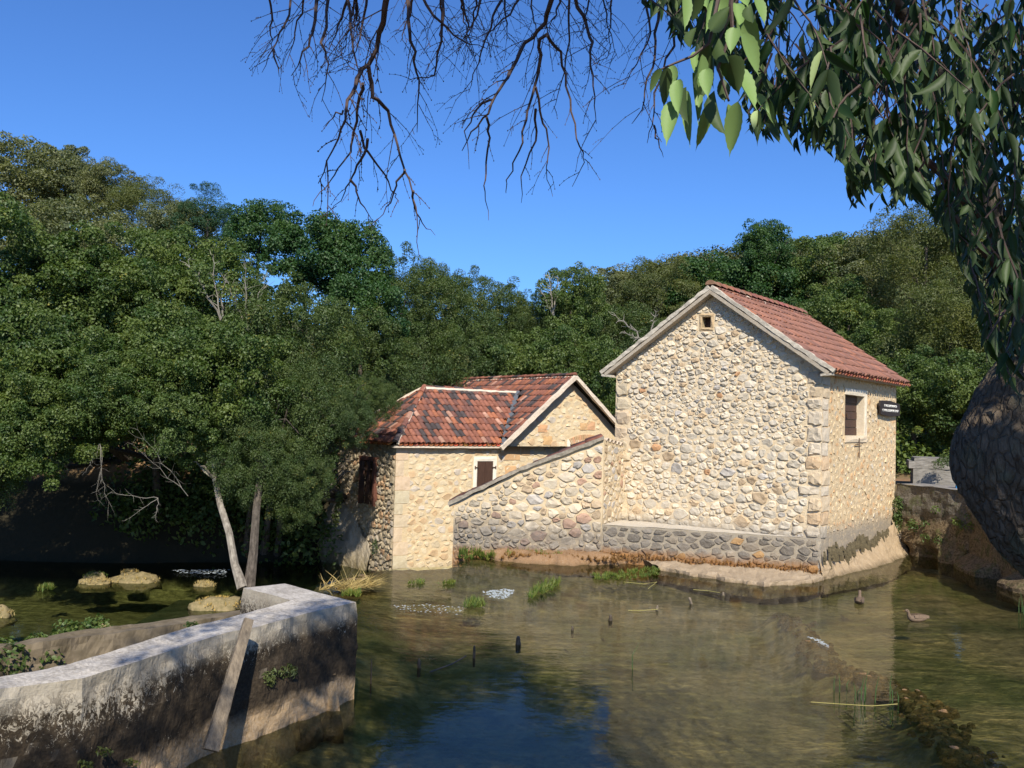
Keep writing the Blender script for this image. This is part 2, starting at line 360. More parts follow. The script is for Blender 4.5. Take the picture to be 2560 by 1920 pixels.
# ------------------------------------------------------------------ river bed of the upper basin and both water sheets
gx = np.arange(-10, 26, .16); gy = np.arange(-3, 27.5, .16); X, Y = np.meshgrid(gx, gy)
ins = in_poly(X, Y, UPPER); dl = seg_dist(X, Y, LIP); dr = seg_dist(X, Y, RIDGE)
n1 = fbm(X, Y, .45, 1, 2); n2 = fbm(X, Y, 1.8, 5, 3)
zb = -.42 + .10*n1 + .05*n2
zb -= .55*np.exp(-(((X-0)/3.2)**2+((Y-10.5)/3.5)**2))
zb = zb*(1-np.exp(-(dl/2.4)**2)) + (-.035+.075*n2+.03*n1)*np.exp(-(dl/2.4)**2)
zb = np.maximum(zb, -.45*(dr > 0)+(.45-.03+.05*n2+.03*n1)*np.exp(-(dr/.38)**2)-.0)
zb = np.where(ins, zb, np.where((Y < 11.4) | (X > 0), -.5, -.3-np.clip(seg_dist(X, Y, LIP)*2.2, 0, 2.1)))
V = np.stack([X, Y, zb], -1).reshape(-1, 3); ny, nx = X.shape; ii = np.arange(ny*nx).reshape(ny, nx)
F = np.stack([ii[:-1, :-1], ii[:-1, 1:], ii[1:, 1:], ii[1:, :-1]], -1).reshape(-1, 4)
tag(link(fast('river_bed', V, F, M['bed'], smooth=True), 'river_bed'), kind='structure')
V = [(x, y, 0) for x, y in UPPER]
tag(mesh('river_water', V, [tuple(range(len(V)))[::-1]], M['water']), kind='structure')
V = [(-60, 4, -1.5), (-1.2, 4, -1.5), (-1.2, 40, -1.5), (-60, 40, -1.5)]
tag(mesh('pool_water', V, [(0, 1, 2, 3)], M['water2']), kind='structure')

# ------------------------------------------------------------------ rubble masonry
def clip(poly, nx_, ny_, c):
    out = []; n = len(poly)
    for i in range(n):
        p, q = poly[i], poly[(i+1) % n]; a = p[0]*nx_+p[1]*ny_-c; b = q[0]*nx_+q[1]*ny_-c
        if a <= 0: out.append(p)
        if (a < 0 < b) or (b < 0 < a):
            t = a/(a-b); out.append((p[0]+(q[0]-p[0])*t, p[1]+(q[1]-p[1])*t))
    return out
def inside(poly, p, m=0):
    n = len(poly)
    for i in range(n):
        a, b = poly[i], poly[(i+1) % n]
        if (b[0]-a[0])*(p[1]-a[1])-(b[1]-a[1])*(p[0]-a[0]) < m: return False
    return True
def rubble(poly, size, holes=(), asp=1.45, gap=.012, seed=0, tries=9000):
    """irregular stones filling a convex polygon (counter-clockwise, u/v metres): list of (centre, radii list)"""
    r = random.Random(seed); us = [p[0] for p in poly]; vs_ = [p[1] for p in poly]; pts = []; rad = []
    u0, u1, v0, v1 = min(us), max(us), min(vs_), max(vs_); grid = {}
    cs = .35
    for k in range(tries):
        u, v = r.uniform(u0, u1), r.uniform(v0, v1)
        if not inside(poly, (u, v)): continue
        if any(h[0]-.01 < u < h[2]+.01 and h[1]-.01 < v < h[3]+.01 for h in holes): continue
        s = size(u, v, r); g = (int(u/cs), int(v*asp/cs)); ok = True
        for a in (-2, -1, 0, 1, 2):
            for b in (-2, -1, 0, 1, 2):
                for (q, w_, s2) in grid.get((g[0]+a, g[1]+b), ()):
                    if (q-u)**2+((w_-v)*asp)**2 < ((s+s2)*.5)**2: ok = False; break
                if not ok: break
            if not ok: break
        if ok: grid.setdefault(g, []).append((u, v, s)); pts.append((u, v)); rad.append(s)
    P = np.array(pts); Q = P*[1, asp]; W = np.array(rad)**2; out = []
    for i in range(len(P)):
        d = ((Q-Q[i])**2).sum(1); idx = np.argsort(d)[1:18]; c = [(p[0], p[1]*asp) for p in poly]
        for j in idx:
            n = Q[j]-Q[i]; L = float(d[j]); t = .5+(W[i]-W[j])/(2*L)*.5; t = min(max(t, .3), .7)
            c = clip(c, n[0], n[1], float(np.dot(n, Q[i]))+t*L)
            if len(c) < 3: break
        if len(c) < 3: continue
        c = [(p[0], p[1]/asp) for p in c]; u, v = pts[i]
        for h in holes:
            best = max(((h[0]-u, 1, 0, h[0]), (u-h[2], -1, 0, -h[2]), (h[1]-v, 0, 1, h[1]), (v-h[3], 0, -1, -h[3])))
            if best[0] > 0 and best[0] < 1: c2 = clip(c, best[1], best[2], best[3]); c = c2 if len(c2) > 2 else c
        cx = sum(p[0] for p in c)/len(c); cy = sum(p[1] for p in c)/len(c)
        n = 8; ph = r.random(); rr = []
        for k in range(n):
            an = 2*PI*(k+ph+r.uniform(-.22, .22))/n; dx, dy = math.cos(an), math.sin(an); t = 9
            for q in range(len(c)):
                a, b = c[q], c[(q+1) % len(c)]; ex, ey = b[0]-a[0], b[1]-a[1]; dn = dx*ey-dy*ex
                if abs(dn) < 1e-9: continue
                s = ((a[0]-cx)*ey-(a[1]-cy)*ex)/dn
                if s > 0: t = min(t, s)
            rr.append((an, t))
        mean = sum(t for a, t in rr)/n; mn = min(t for a, t in rr)
        rr = [(a, max(.008, min(t, mean*1.6)-gap*(1+r.random()))*r.uniform(.9, 1.)) for a, t in rr]
        if mean > .022: out.append((cx, cy, rr, mean))
    return out
def stone_geo(O, U, N, cx, cy, rr, depth, r):
    n = len(rr); V = []; t1 = r.uniform(-.5, .5); t2 = r.uniform(-.5, .5)
    for lvl, (s, d) in enumerate(((1.05, -.012), (.95, depth*.72), (.70, depth))):
        ox, oy = (r.uniform(-.12, .12)*rr[0][1] if lvl == 2 else 0), (r.uniform(-.12, .12)*rr[0][1] if lvl == 2 else 0)
        for a, t in rr:
            k = s*(r.uniform(.86, 1.08) if lvl else 1); x, y = math.cos(a)*t*k+ox, math.sin(a)*t*k+oy
            dd = d if lvl == 0 else max(.004, d*r.uniform(.65, 1.3)+(t1*x+t2*y)*.35)
            V.append(O+U*(cx+x)+Z*(cy+y)+N*dd)
    V.append(O+U*cx+Z*cy+N*depth*r.uniform(.7, 1.35)); F = []
    flip = np.dot(np.cross(U, Z), N) < 0
    for L in (0, 1):
        for k in range(n):
            a, b, c_, d_ = L*n+k, L*n+(k+1) % n, (L+1)*n+(k+1) % n, (L+1)*n+k
            F += [(a, b, c_), (a, c_, d_)]
    for k in range(n): F.append((2*n+k, 2*n+(k+1) % n, 3*n))
    if flip: F = [f[::-1] for f in F]
    return V, F
def masonry(parent, jobs, mat, cap=300, name='stone'):
    """jobs: (O, U, N, stones, depth, colour function)"""
    allst = []
    for (O, U, N, stones, depth, cf, mt) in jobs:
        r = random.Random(5)
        for (cx, cy, rr, mean) in stones:
            V, F = stone_geo(O, U, N, cx, cy, rr, depth*r.uniform(.6, 1.35)*min(1, mean/.07), r); w_ = O+U*cx
            allst.append((mean/np.hypot(w_[0], w_[1]), V, F, cf(cx, cy, mean, r), mt))
    allst.sort(key=lambda q: -q[0])
    for q in allst[:cap]: mesh(name, q[1], q[2], q[4], parent, False, q[3])
    rest = {}
    for q in allst[cap:]: rest.setdefault(q[4].name, (MB(), q[4]))[0].add(q[1], q[2], q[3])
    for mb, mt in rest.values(): mb.build('small_stone', mt, parent, kind='stuff')
    return len(allst)
def cream(u, v, m, r):
    k = r.random(); b = r.uniform(.82, 1.12)
    c = (.60, .53, .42) if k < .55 else (.66, .57, .43) if k < .86 else (.52, .39, .25) if k < .94 else (.50, .46, .41) if k < .99 else (.48, .27, .14)
    return tuple(x*b for x in c)
def wall_face(name, parent, O, U, N, poly, holes, mat, off=0):
    """flat wall with rectangular openings; front surface only"""
    loops = [[Vector((p[0], p[1], 0)) for p in poly]]+[[Vector((h[0], h[1], 0)), Vector((h[0], h[3], 0)), Vector((h[2], h[3], 0)), Vector((h[2], h[1], 0))] for h in holes]
    tr = tessellate_polygon(loops); pts = [p for l in loops for p in l]
    V = [O+U*p[0]+Z*p[1]+N*off for p in pts]
    F = []
    for t in tr:
        a, b, c_ = (V[i] for i in t)
        F.append(t if np.dot(np.cross(b-a, c_-a), N) > 0 else t[::-1])
    return mesh(name, V, F, mat, parent)
def reveal(mb, O, U, N, h, dep, t=(1, 1, 1)):      # inner faces of an opening and its back
    (u0, v0, u1, v1) = h; P = lambda u, v, d: O+U*u+Z*v-N*d
    V = [P(u0, v0, 0), P(u1, v0, 0), P(u1, v1, 0), P(u0, v1, 0), P(u0, v0, dep), P(u1, v0, dep), P(u1, v1, dep), P(u0, v1, dep)]
    mb.add(V, [(0, 1, 5, 4), (1, 2, 6, 5), (2, 3, 7, 6), (3, 0, 4, 7), (4, 5, 6, 7)], t)
def block(name, parent, O, U, N, h, depth, tint, mat, back=.0, j=.012, corner=None):
    """one dressed block with worn edges, proud of the wall"""
    (u0, v0, u1, v1) = h; mb = MB(); r = rng
    nu, nv = 3, 2; us = np.linspace(u0, u1, nu+1); vv = np.linspace(v0, v1, nv+1); V = []; F = []
    for a in range(nu+1):
        for b in range(nv+1):
            e = (a in (0, nu)) or (b in (0, nv))
            V.append(O+U*(us[a]+r.normal(0, j*.5))+Z*(vv[b]+r.normal(0, j*.5))+N*(depth*(.55 if e else 1)+abs(r.normal(0, j*.5))))
    k = lambda a, b: a*(nv+1)+b
    for a in range(nu):
        for b in range(nv): F.append((k(a, b), k(a+1, b), k(a+1, b+1), k(a, b+1)))
    ring = [k(a, 0) for a in range(nu+1)]+[k(nu, b) for b in range(1, nv+1)]+[k(a, nv) for a in range(nu-1, -1, -1)]+[k(0, b) for b in range(nv-1, 0, -1)]
    n0 = len(V)
    for i in ring: p = V[i]; d = np.dot(p-O, N); V.append(p-N*(d+.012+back))
    for q in range(len(ring)):
        F.append((ring[(q+1) % len(ring)], ring[q], n0+q, n0+(q+1) % len(ring)))
    return mesh(name, V, F, mat, parent, False, tint)

# ------------------------------------------------------------------ clay barrel tiles
def tile_mesh(wd=.19, ln=.44, seg=6):
    V = []; F = []; ro = wd*.47
    for (y, s, zo) in ((0, 1.0, 0.028), (ln, .84, .0)):
        for k in range(seg+1):
            a = PI*k/seg; V.append((-math.cos(a)*ro*s, y, math.sin(a)*ro*.78*s+zo))
    for k in range(seg+1):                                # inner rim of the lower end
        a = PI*k/seg; V.append((-math.cos(a)*(ro-.016), .0, math.sin(a)*(ro-.016)*.78+.016))
    n = seg+1
    for k in range(seg):
        F.append((k, k+1, n+k+1, n+k)); F.append((2*n+k, 2*n+k+1, k+1, k))
    for k in range(seg+1): V.append((V[2*n+k][0]*.98, .12, V[2*n+k][2]))
    for k in range(seg): F.append((3*n+k, 3*n+k+1, 2*n+k+1, 2*n+k))
    me = bpy.data.meshes.new('roof_tile'); me.from_pydata(V, [], F); me.materials.append(M['tile']); me.polygons.foreach_set('use_smooth', [True]*len(F))
    a = me.color_attributes.new('tint', 'FLOAT_COLOR', 'POINT'); a.data.foreach_set('color', [1.]*4*len(V))
    return me, np.array(V), F
TILE, TV, TF = tile_mesh()
def roof_slope(parent, O, U, Vd, N, ul, vl, ok, colf, cnt, cap, pitch=.19, exp=.36, troughcol=(.42, .14, .06)):
    """covering tiles one by one (up to cap), troughs between them joined"""
    U, Vd, N = unit(U), unit(Vd), unit(N); tr = MB(); rest = MB(); nc = int(ul/pitch); nr = int(math.ceil(vl/exp)); off = (ul-nc*pitch)/2+pitch/2
    poff = Vector((0, 0, 0)); p = parent
    while p is not None: poff += p.location; p = p.parent
    for i in range(nc):
        u = off+i*pitch
        for j in range(nr):
            v = j*exp
            if not ok(u, v+.12): continue
            ln = min(1., (vl-v)/.40) if v+.42 > vl else 1.
            if ln < .25: continue
            du, dv, rot = rng.normal(0, .006), rng.normal(0, .008), rng.normal(0, .025)
            U2 = unit(U+Vd*rot); V2 = unit(Vd-U*rot-N*.0); o3 = O+U*(u+du)+Vd*(v+dv)+N*.035
            c = colf(u, v)
            if cnt[0] < cap:
                o = bpy.data.objects.new('roof_tile', TILE); COL.objects.link(o); o.parent = parent
                mt = Matrix(((U2[0], V2[0]*ln, N[0], o3[0]), (U2[1], V2[1]*ln, N[1], o3[1]), (U2[2], V2[2]*ln, N[2], o3[2]), (0, 0, 0, 1)))
                o.matrix_basis = Matrix.Translation(-poff) @ mt; o.color = (*c, 1); cnt[0] += 1
            else:
                rest.add([o3+U2*p_[0]+V2*p_[1]*ln+N*p_[2] for p_ in TV], TF, c)
        # trough strip to the right of this column
        ut = u+pitch/2; vv = [v for v in np.arange(0, vl+.01, exp/2) if ok(ut, min(v, vl-.01))]
        if len(vv) >= 2:
            v0, v1 = vv[0]-(.03 if vv[0] == 0 else 0), vv[-1]; ts = []
            for v in (v0, v1):
                for k in range(5):
                    a = PI*k/4; ts.append(O+U*(ut-math.cos(a)*.075)+Vd*v+N*(.045-math.sin(a)*.05))
            for v in (v0,):
                for k in range(5):
                    a = PI*k/4; ts.append(O+U*(ut-math.cos(a)*.075)+Vd*v+N*(.025-math.sin(a)*.05))
            tr.add(ts, [(k, k+1, 6+k, 5+k) for k in range(4)]+[(10+k, 11+k, k+1, k) for k in range(4)], tuple(x*rng.uniform(.7, 1.2) for x in troughcol))
    if tr.V: tr.build('channel_tile', M['tile_t'], parent, kind='stuff')
    if rest.V: rest.build('hidden_tile', M['tile_t'], parent, True, kind='stuff')
def strip(name, parent, P0, P1, side, up, wd, th, mat, n=14, j=.012, kind=None):
    """long irregular bar from P0 to P1 (verge, cap, moulding)"""
    V = []; F = []; side, up = unit(side), unit(up)
    for i in range(n+1):
        p = P0+(P1-P0)*i/n
        for (a, b) in ((-.5, -.5), (.5, -.5), (.5, .5), (-.5, .5)):
            V.append(p+side*(a*wd+rng.normal(0, j))+up*(b*th+rng.normal(0, j)))
    for i in range(n):
        for k in range(4): F.append((i*4+k, i*4+(k+1) % 4, i*4+4+(k+1) % 4, i*4+4+k))
    F += [(3, 2, 1, 0), (n*4, n*4+1, n*4+2, n*4+3)]
    return mesh(name, V, F, mat, parent, False)
def ridge_tiles(parent, P0, P1, n, colf, r=.11):
    d = unit(P1-P0); s = unit(np.cross(d, Z)); u = np.cross(s, d); L = np.linalg.norm(P1-P0)/n
    for i in range(n):
        o3 = P0+(P1-P0)*i/n+u*.02
        V = []; seg = 6
        for (y, k_) in ((0, 1.), (L*1.12, .86)):
            for q in range(seg+1):
                a = PI*q/seg; V.append(o3+d*y+s*(-math.cos(a)*r*k_)+u*(math.sin(a)*r*.85*k_+(.025 if y == 0 else 0)))
        F = [(q, q+1, seg+2+q, seg+1+q) for q in range(seg)]+[tuple(range(seg+1))[::-1]]
        mesh('ridge_tile', V, F, M['tile_t'], parent, False, colf(0, 0))

# ------------------------------------------------------------------ the big mill house
house = empty('mill_house', A, 'tall rubble stone mill with faded red tile roof and small square gable opening', 'house')
ZE = 4.62; ZR = 6.66; PO = .27; QO = .27
zw = ZE+.14
gable = [(0, .0), (WID, .0), (WID, zw), (WID/2, ZR-.14), (0, zw)]
def uvf(px, py): return vp(px, py, A, UF)
def uvr(px, py): return vp(px, py, A, UR)
h1 = uvf(1778, 800); h0 = uvf(1756, 800); vt = uvf(1770, 792)[1]; vb = uvf(1770, 819)[1]
gh_ = (h1[0], vb, h0[0], vt)                      # gable opening
qr = random.Random(3); quo = []; v = .9
while v < zw-.25:                                 # corner blocks at A
    hh = qr.uniform(.24, .42); wd = qr.choice((.3, .5, .36)); quo.append((0.0, v+.015, wd, v+hh-.015, qr.choice((.26, .34, .42)))); v += hh
quoL = []; v = .9
while v < zw-.35:
    hh = qr.uniform(.26, .44); wd = qr.choice((.3, .45, .36)); quoL.append((WID-wd, v+.015, WID-.0, v+hh-.015)); v += hh
holesF = [gh_]
wall_face('front_wall', house, A, UF, NF, gable, [gh_], M['mortar'], .016)
def sizeF(u, v, r):
    base = .15 if v > 3.2 else .20 if v > 2 else .215
    k = r.random(); base *= 1.75 if k < .12 else 1.25 if k < .35 else .62 if k < .6 else 1.
    return base
sp = [(gh_[0]-.1, gh_[1]-.09, gh_[2]+.1, gh_[3]+.09)]
stF = rubble([(0.02, .9), (WID-.02, .9), (WID-.02, zw), (WID/2, ZR-.25), (.02, zw)], sizeF, sp+[q[:4] for q in quo]+quoL, 1.6, .003, 1, 16000)
# right wall
wr = uvr(2113, 990); wr2 = uvr(2160, 990); ur0, ur1 = wr[0], wr2[0]; vwt = uvr(2125, 987)[1]; vwb = uvr(2125, 1089)[1]
hw = (ur0, vwb, ur1, vwt)
wall_face('right_wall', house, A, UR, NR, [(0, .0), (LEN, .0), (LEN, zw), (0, zw)], [hw], M['mortar_r'])
stR = rubble([(.02, .95), (LEN-.02, .95), (LEN-.02, zw-.1), (.02, zw-.1)], lambda u, v, r: r.uniform(.12, .24), [(hw[0]-.03, hw[1]-.2, hw[2]+.24, hw[3]+.26)]+[(0, q[1], q[4]+.1, q[3]) for q in quo], 1.3, .03, 2, 5000)
def warm(u, v, m, r):
    b = r.uniform(.9, 1.1); k = r.random()
    c = (.66, .52, .33) if k < .6 else (.60, .38, .20) if k < .85 else (.58, .50, .38)
    return tuple(x*b for x in c)
def qst(parent, O, U, N, h, depth, tint, mat):
    r = random.Random(int(h[1]*1000)); cx, cy = (h[0]+h[2])/2, (h[1]+h[3])/2; a_, b_ = (h[2]-h[0])/2, (h[3]-h[1])/2; rr = []
    for k in range(12):
        an = 2*PI*(k+.5+r.uniform(-.25, .25))/12; t = min(a_/max(1e-6, abs(math.cos(an))), b_/max(1e-6, abs(math.sin(an)))); rr.append((an, t*r.uniform(.90, 1.0)))
    V, F = stone_geo(O, U, N, cx, cy, rr, depth*r.uniform(.7, 1.1), r); return mesh('quoin', V, F, mat, parent, False, tint)
print('stones', masonry(house, [(A, UF, NF, stF, .044, cream, M['stone']), (A, UR, NR, stR, .010, warm, M['stone_r'])], None))
for i, q in enumerate(quo):
    b = qr.uniform(.85, 1.1); t = tuple(x*b for x in qr.choice(((.58, .46, .31), (.58, .42, .26), (.54, .46, .35))))
    qst(house, A, UF, NF, q[:4], .06, t, M['stone'])
    block('quoin', house, A-UR*.02, UR, NR, (0, q[1], q[4]+.08, q[3]), .03, tuple(x*1.12 for x in t), M['stone_r'], j=.012)
for q in quoL:
    b = qr.uniform(.85, 1.1); qst(house, A, UF, NF, q, .06, tuple(x*b for x in qr.choice(((.56, .47, .33), (.58, .46, .32)))), M['stone'])
# back walls, gable rear
D_ = B+UR*LEN
wall_face('left_wall', house, B, UR, -NR, [(0, 0), (LEN, 0), (LEN, zw), (0, zw)], [], M['mortar'])
wall_face('rear_wall', house, C, UF, -NF, gable, [], M['mortar'])
# square opening in the gable
op = empty('gable_window', A+UF*gh_[0]+Z*gh_[1], None, None); op.parent = house; op.location = Vector(UF*gh_[0]+Z*gh_[1])
for k in ('label', 'category'):
    if k in op: del op[k]
mb = MB(); reveal(mb, A, UF, NF, gh_, .3, (.4, .32, .2)); mb.build('reveal', M['stone'], op)
mb = MB(); mb.box(A+UF*((gh_[0]+gh_[2])/2)+Z*((gh_[1]+gh_[3])/2)-NF*.22, UF*.14, NF*.02, Z*.16, (.12, .07, .05)); mb.build('shutter', M['wood'], op)
for nm, h in (('lintel', (gh_[0]-.07, gh_[3], gh_[2]+.07, gh_[3]+.07)), ('sill', (gh_[0]-.06, gh_[1]-.07, gh_[2]+.06, gh_[1])), ('jamb', (gh_[0]-.07, gh_[1], gh_[0], gh_[3])), ('jamb', (gh_[2], gh_[1], gh_[2]+.06, gh_[3]))):
    block(nm, op, A, UF, NF, h, .05, (.50, .37, .22), M['stone'], j=.006)
# shuttered window in the right wall
wn = empty('window', (0, 0, 0), None, None); wn.parent = house; wn.location = Vector(UR*hw[0]+Z*hw[1])
mb = MB(); reveal(mb, A, UR, NR, hw, .24, (.66, .56, .42)); mb.build('reveal', M['stone'], wn)
sh = MB(); nn = 5; hh = (hw[3]-hw[1])/nn
for k in range(nn):
    sh = MB(); sh.box(A+UR*((hw[0]+hw[2])/2)+Z*(hw[1]+hh*(k+.5))-NR*(.19+.008*(k % 2)), UR*((hw[2]-hw[0])/2-.01), NR*.02, Z*(hh/2-.008), (1, 1, 1)); sh.build('shutter_board', M['wood'], wn)
sh = MB(); sh.box(A+UR*((hw[0]+hw[2])/2-.1)+Z*((hw[1]+hw[3])/2)-NR*.14, UR*.03, NR*.015, Z*.05); sh.build('latch', M['iron'], wn)
block('jamb', wn, A, UR, NR, (hw[2], hw[1]-.02, hw[2]+.2, hw[3]+.02), .03, (.80, .70, .54), M['stone_r'], j=.005)
block('lintel', wn, A, UR, NR, (hw[0]-.05, hw[3], hw[2]+.22, hw[3]+.15), .03, (.80, .70, .54), M['stone_r'], j=.005)
block('sill', wn, A, UR, NR, (hw[0]-.02, hw[1]-.16, hw[2]+.24, hw[1]), .035, (.74, .60, .42), M['stone_r'], j=.006)
mb = MB(); cu, cv = uvr(2143, 1105); P = lambda u, v: A+UR*u+Z*v+NR*.05
mb.tube([P(cu, cv+.1), P(cu+.01, cv-.4)], .012, 5); mb.tube([P(cu-.3, cv-.06), P(cu+.3, cv-.04)], .01, 5); mb.build('iron_tie', M['iron'], house)
# roof
sl = math.hypot(WID/2+QO, ZR-ZE); base0 = A-UR*PO-UF*QO+Z*ZE; Vr = unit(UF*(WID/2+QO)+Z*(ZR-ZE)); Nr = unit(np.cross(UR, Vr)); Nr = Nr if Nr[2] > 0 else -Nr
base1 = B-UR*PO+UF*QO+Z*ZE; Vl = unit(-UF*(WID/2+QO)+Z*(ZR-ZE)); Nl = unit(np.cross(UR, Vl)); Nl = Nl if Nl[2] > 0 else -Nl
RL = LEN+PO+.2
mb = MB()
for b0, Vv, Nn in ((base0, Vr, Nr), (base1, Vl, Nl)):
    c = b0+Vv*(sl/2+.02)+UR*(RL/2)-Nn*.06; mb.box(c, UR*(RL/2-.01), Vv*(sl/2-.035), Nn*.04, (.42, .36, .28))
mb.build('roof_deck', M['stone'], house)
def faded(u, v):
    k = rng.random(); b = rng.uniform(.82, 1.15); c = (.31, .145, .10) if k < .65 else (.26, .13, .10) if k < .88 else (.38, .16, .095) if k < .97 else (.24, .13, .10); return tuple(x*b for x in c)
cnt = [0]; roof_slope(house, base0, UR, Vr, Nr, RL, sl, lambda u, v: u > .12, faded, cnt, 300, .205, .37, (.33, .12, .07))
cnt2 = [999]; roof_slope(house, base1, UR, Vl, Nl, RL, sl, lambda u, v: u > .12, faded, cnt2, 0, .205, .37, (.33, .12, .07))
apex = base0+Vr*sl
strip('verge', house, base0-Vr*.02+UR*.05+Nr*.045, apex+UR*.05+Nr*.045, UR, Nr, .10, .09, M['verge'], 24, .009)
strip('verge', house, base1-Vl*.02+UR*.05+Nl*.045, apex+UR*.05+Nl*.045, UR, Nl, .10, .09, M['verge'], 24, .009)
strip('kneeler', house, B+UF*.02+Z*(ZE-.06)-UR*.12, B+UF*.3+Z*(ZE-.03)-UR*.12, UR, Z, .26, .05, M['verge'], 3, .004)
strip('kneeler', house, A-UF*.02+Z*(ZE-.06)-UR*.12, A-UF*.26+Z*(ZE-.03)-UR*.12, UR, Z, .26, .05, M['verge'], 3, .004)
ridge_tiles(house, apex+UR*.02+Z*.06, apex+UR*(RL-.1)+Z*.06, 17, lambda a, b: tuple(x*rng.uniform(.85, 1.15) for x in (.34, .16, .11)), .13)
strip('ridge_mortar', house, apex+UR*.02+Z*.0-Vr*.14+Nr*.07, apex+UR*(RL-.12)-Vr*.14+Nr*.07, Vr, Nr, .08, .05, M['limeline'], 40, .015)
# the carved sign
su0, svt = uvr(2192, 1004); su1, _q = uvr(2240, 1004); svb = uvr(2215, 1035)[1]
sg = empty('shop_sign', A+UR*su0+Z*svb, 'dark carved wooden sign reading ETNO SUVENIRNICA, ETHNO SOUVENIR SHOP on the right wall', 'sign')
Us = unit(UR*1.0); Ns = NR; u0, u1 = su0-.05, su1+.0
V = []; prof = [(u0+.05, svb-.02), ((u0+u1)/2, svb-.07), (u1, svb-.03), (u1+.02, (svb+svt)/2), (u1-.02, svt-.02), ((u0+u1)/2, svt+.05), (u0+.02, svt+.03), (u0-.03, (svb+svt)/2+.05)]
for d in (.06, .105):
    for (a, b) in prof: V.append(A+Us*a+Z*b+Ns*d)
n = len(prof); mesh('board', V, [tuple(range(n)), tuple(range(n, 2*n))[::-1]]+[(k, k+n, (k+1) % n+n, (k+1) % n) for k in range(n)], M['darkwood'], sg)
for a in (u0+.2, u1-.2):
    mb = MB(); mb.box(A+Us*a+Z*((svb+svt)/2)+Ns*.03, Us*.03, Ns*.035, Z*.03); mb.build('bracket', M['iron'], sg)
for txt, vz in (('ETNO SUVENIRNICA', .60), ('ETHNO SOUVENIR SHOP', .20)):
    fc = bpy.data.curves.new('lettering', 'FONT'); fc.body = txt; fc.size = 1; fc.extrude = .004; fc.align_x = 'CENTER'; fc.offset = 0
    fo = bpy.data.objects.new('lettering', fc); COL.objects.link(fo); fo.parent = sg; fc.materials.append(M['white'])
    bpy.context.view_layer.update(); wd = fo.dimensions.x or 5
    me_ = bpy.data.meshes.new_from_object(fo.evaluated_get(bpy.context.evaluated_depsgraph_get())); bpy.data.objects.remove(fo); fo = bpy.data.objects.new('lettering', me_); COL.objects.link(fo); fo.parent = sg; sx = (u1-u0)*(.64 if 'ETNO' in txt else .80)/wd; sy = (svt-svb)*.30
    o3 = A+Us*((u0+u1)/2)+Z*(svb+(svt-svb)*vz)+Ns*.112-np.array(sg.location)
    fo.matrix_basis = Matrix(((Us[0]*sx, 0, Ns[0], o3[0]), (Us[1]*sx, 0, Ns[1], o3[1]), (0, sy, 0, o3[2]), (0, 0, 0, 1)))
# ------------------------------------------------------------------ rough masses (rock, plinth, banks)
def rough_wall(name, parent, pts, nu, nv, mat, amp=.06, sc=1.6, seed=0, kind=None, fn=None, smooth=False, tint=(.5, .42, .3)):
    """pts: list of (bottom, top) pairs along the run; skin displaced by noise"""
    V = []; F = []; n = len(pts)-1; Nn = []
    for i in range(nu+1):
        t = i/nu*n; k = min(int(t), n-1); f = t-k
        b = np.array(pts[k][0])*(1-f)+np.array(pts[k+1][0])*f; tp = np.array(pts[k][1])*(1-f)+np.array(pts[k+1][1])*f
        d = unit(np.array(pts[k+1][0])-np.array(pts[k][0])); N = unit(np.cross(d, Z)); N = N if N[1] < 0 else -N
        for j in range(nv+1):
            p = b+(tp-b)*j/nv; q = p*sc+seed
            a = noise.fractal(Vector(q), 1., 2., 4)*amp + (fn(p, j/nv) if fn else 0)
            V.append(p+N*a+Z*noise.noise(Vector(q*1.7))*amp*.3)
    for i in range(nu):
        for j in range(nv): F.append((i*(nv+1)+j, (i+1)*(nv+1)+j, (i+1)*(nv+1)+j+1, i*(nv+1)+j+1))
    return mesh(name, V, F, mat, parent, smooth, tint, kind)
def heap(name, parent, c, rx, ry, rz, mat, amp=.25, seed=0, n=22, tint=(.5, .42, .3), kind=None, label=None, cat=None, group=None, rot=0, flatten=0.):
    V = []; F = []
    for i in range(n//2+1):
        e = PI/2*(i/(n//2))*1.25-.35
        for k in range(n):
            a = 2*PI*k/n; p = np.array([math.cos(a)*math.cos(e), math.sin(a)*math.cos(e), math.sin(e)])
            s = 1+amp*noise.fractal(Vector(p*1.6+seed), 1., 2., 4)
            p = p*s; p[2] = min(p[2], 1-flatten) if flatten else p[2]
            q = np.array([p[0]*rx, p[1]*ry, p[2]*rz]); q = np.array([q[0]*math.cos(rot)-q[1]*math.sin(rot), q[0]*math.sin(rot)+q[1]*math.cos(rot), q[2]]); V.append(np.array(c)+q)
    for i in range(n//2):
        for k in range(n): F.append((i*n+k, i*n+(k+1) % n, (i+1)*n+(k+1) % n, (i+1)*n+k))
    o = mesh(name, V, F, mat, parent, True, tint, kind)
    return tag(o, label, cat, group) if label else o
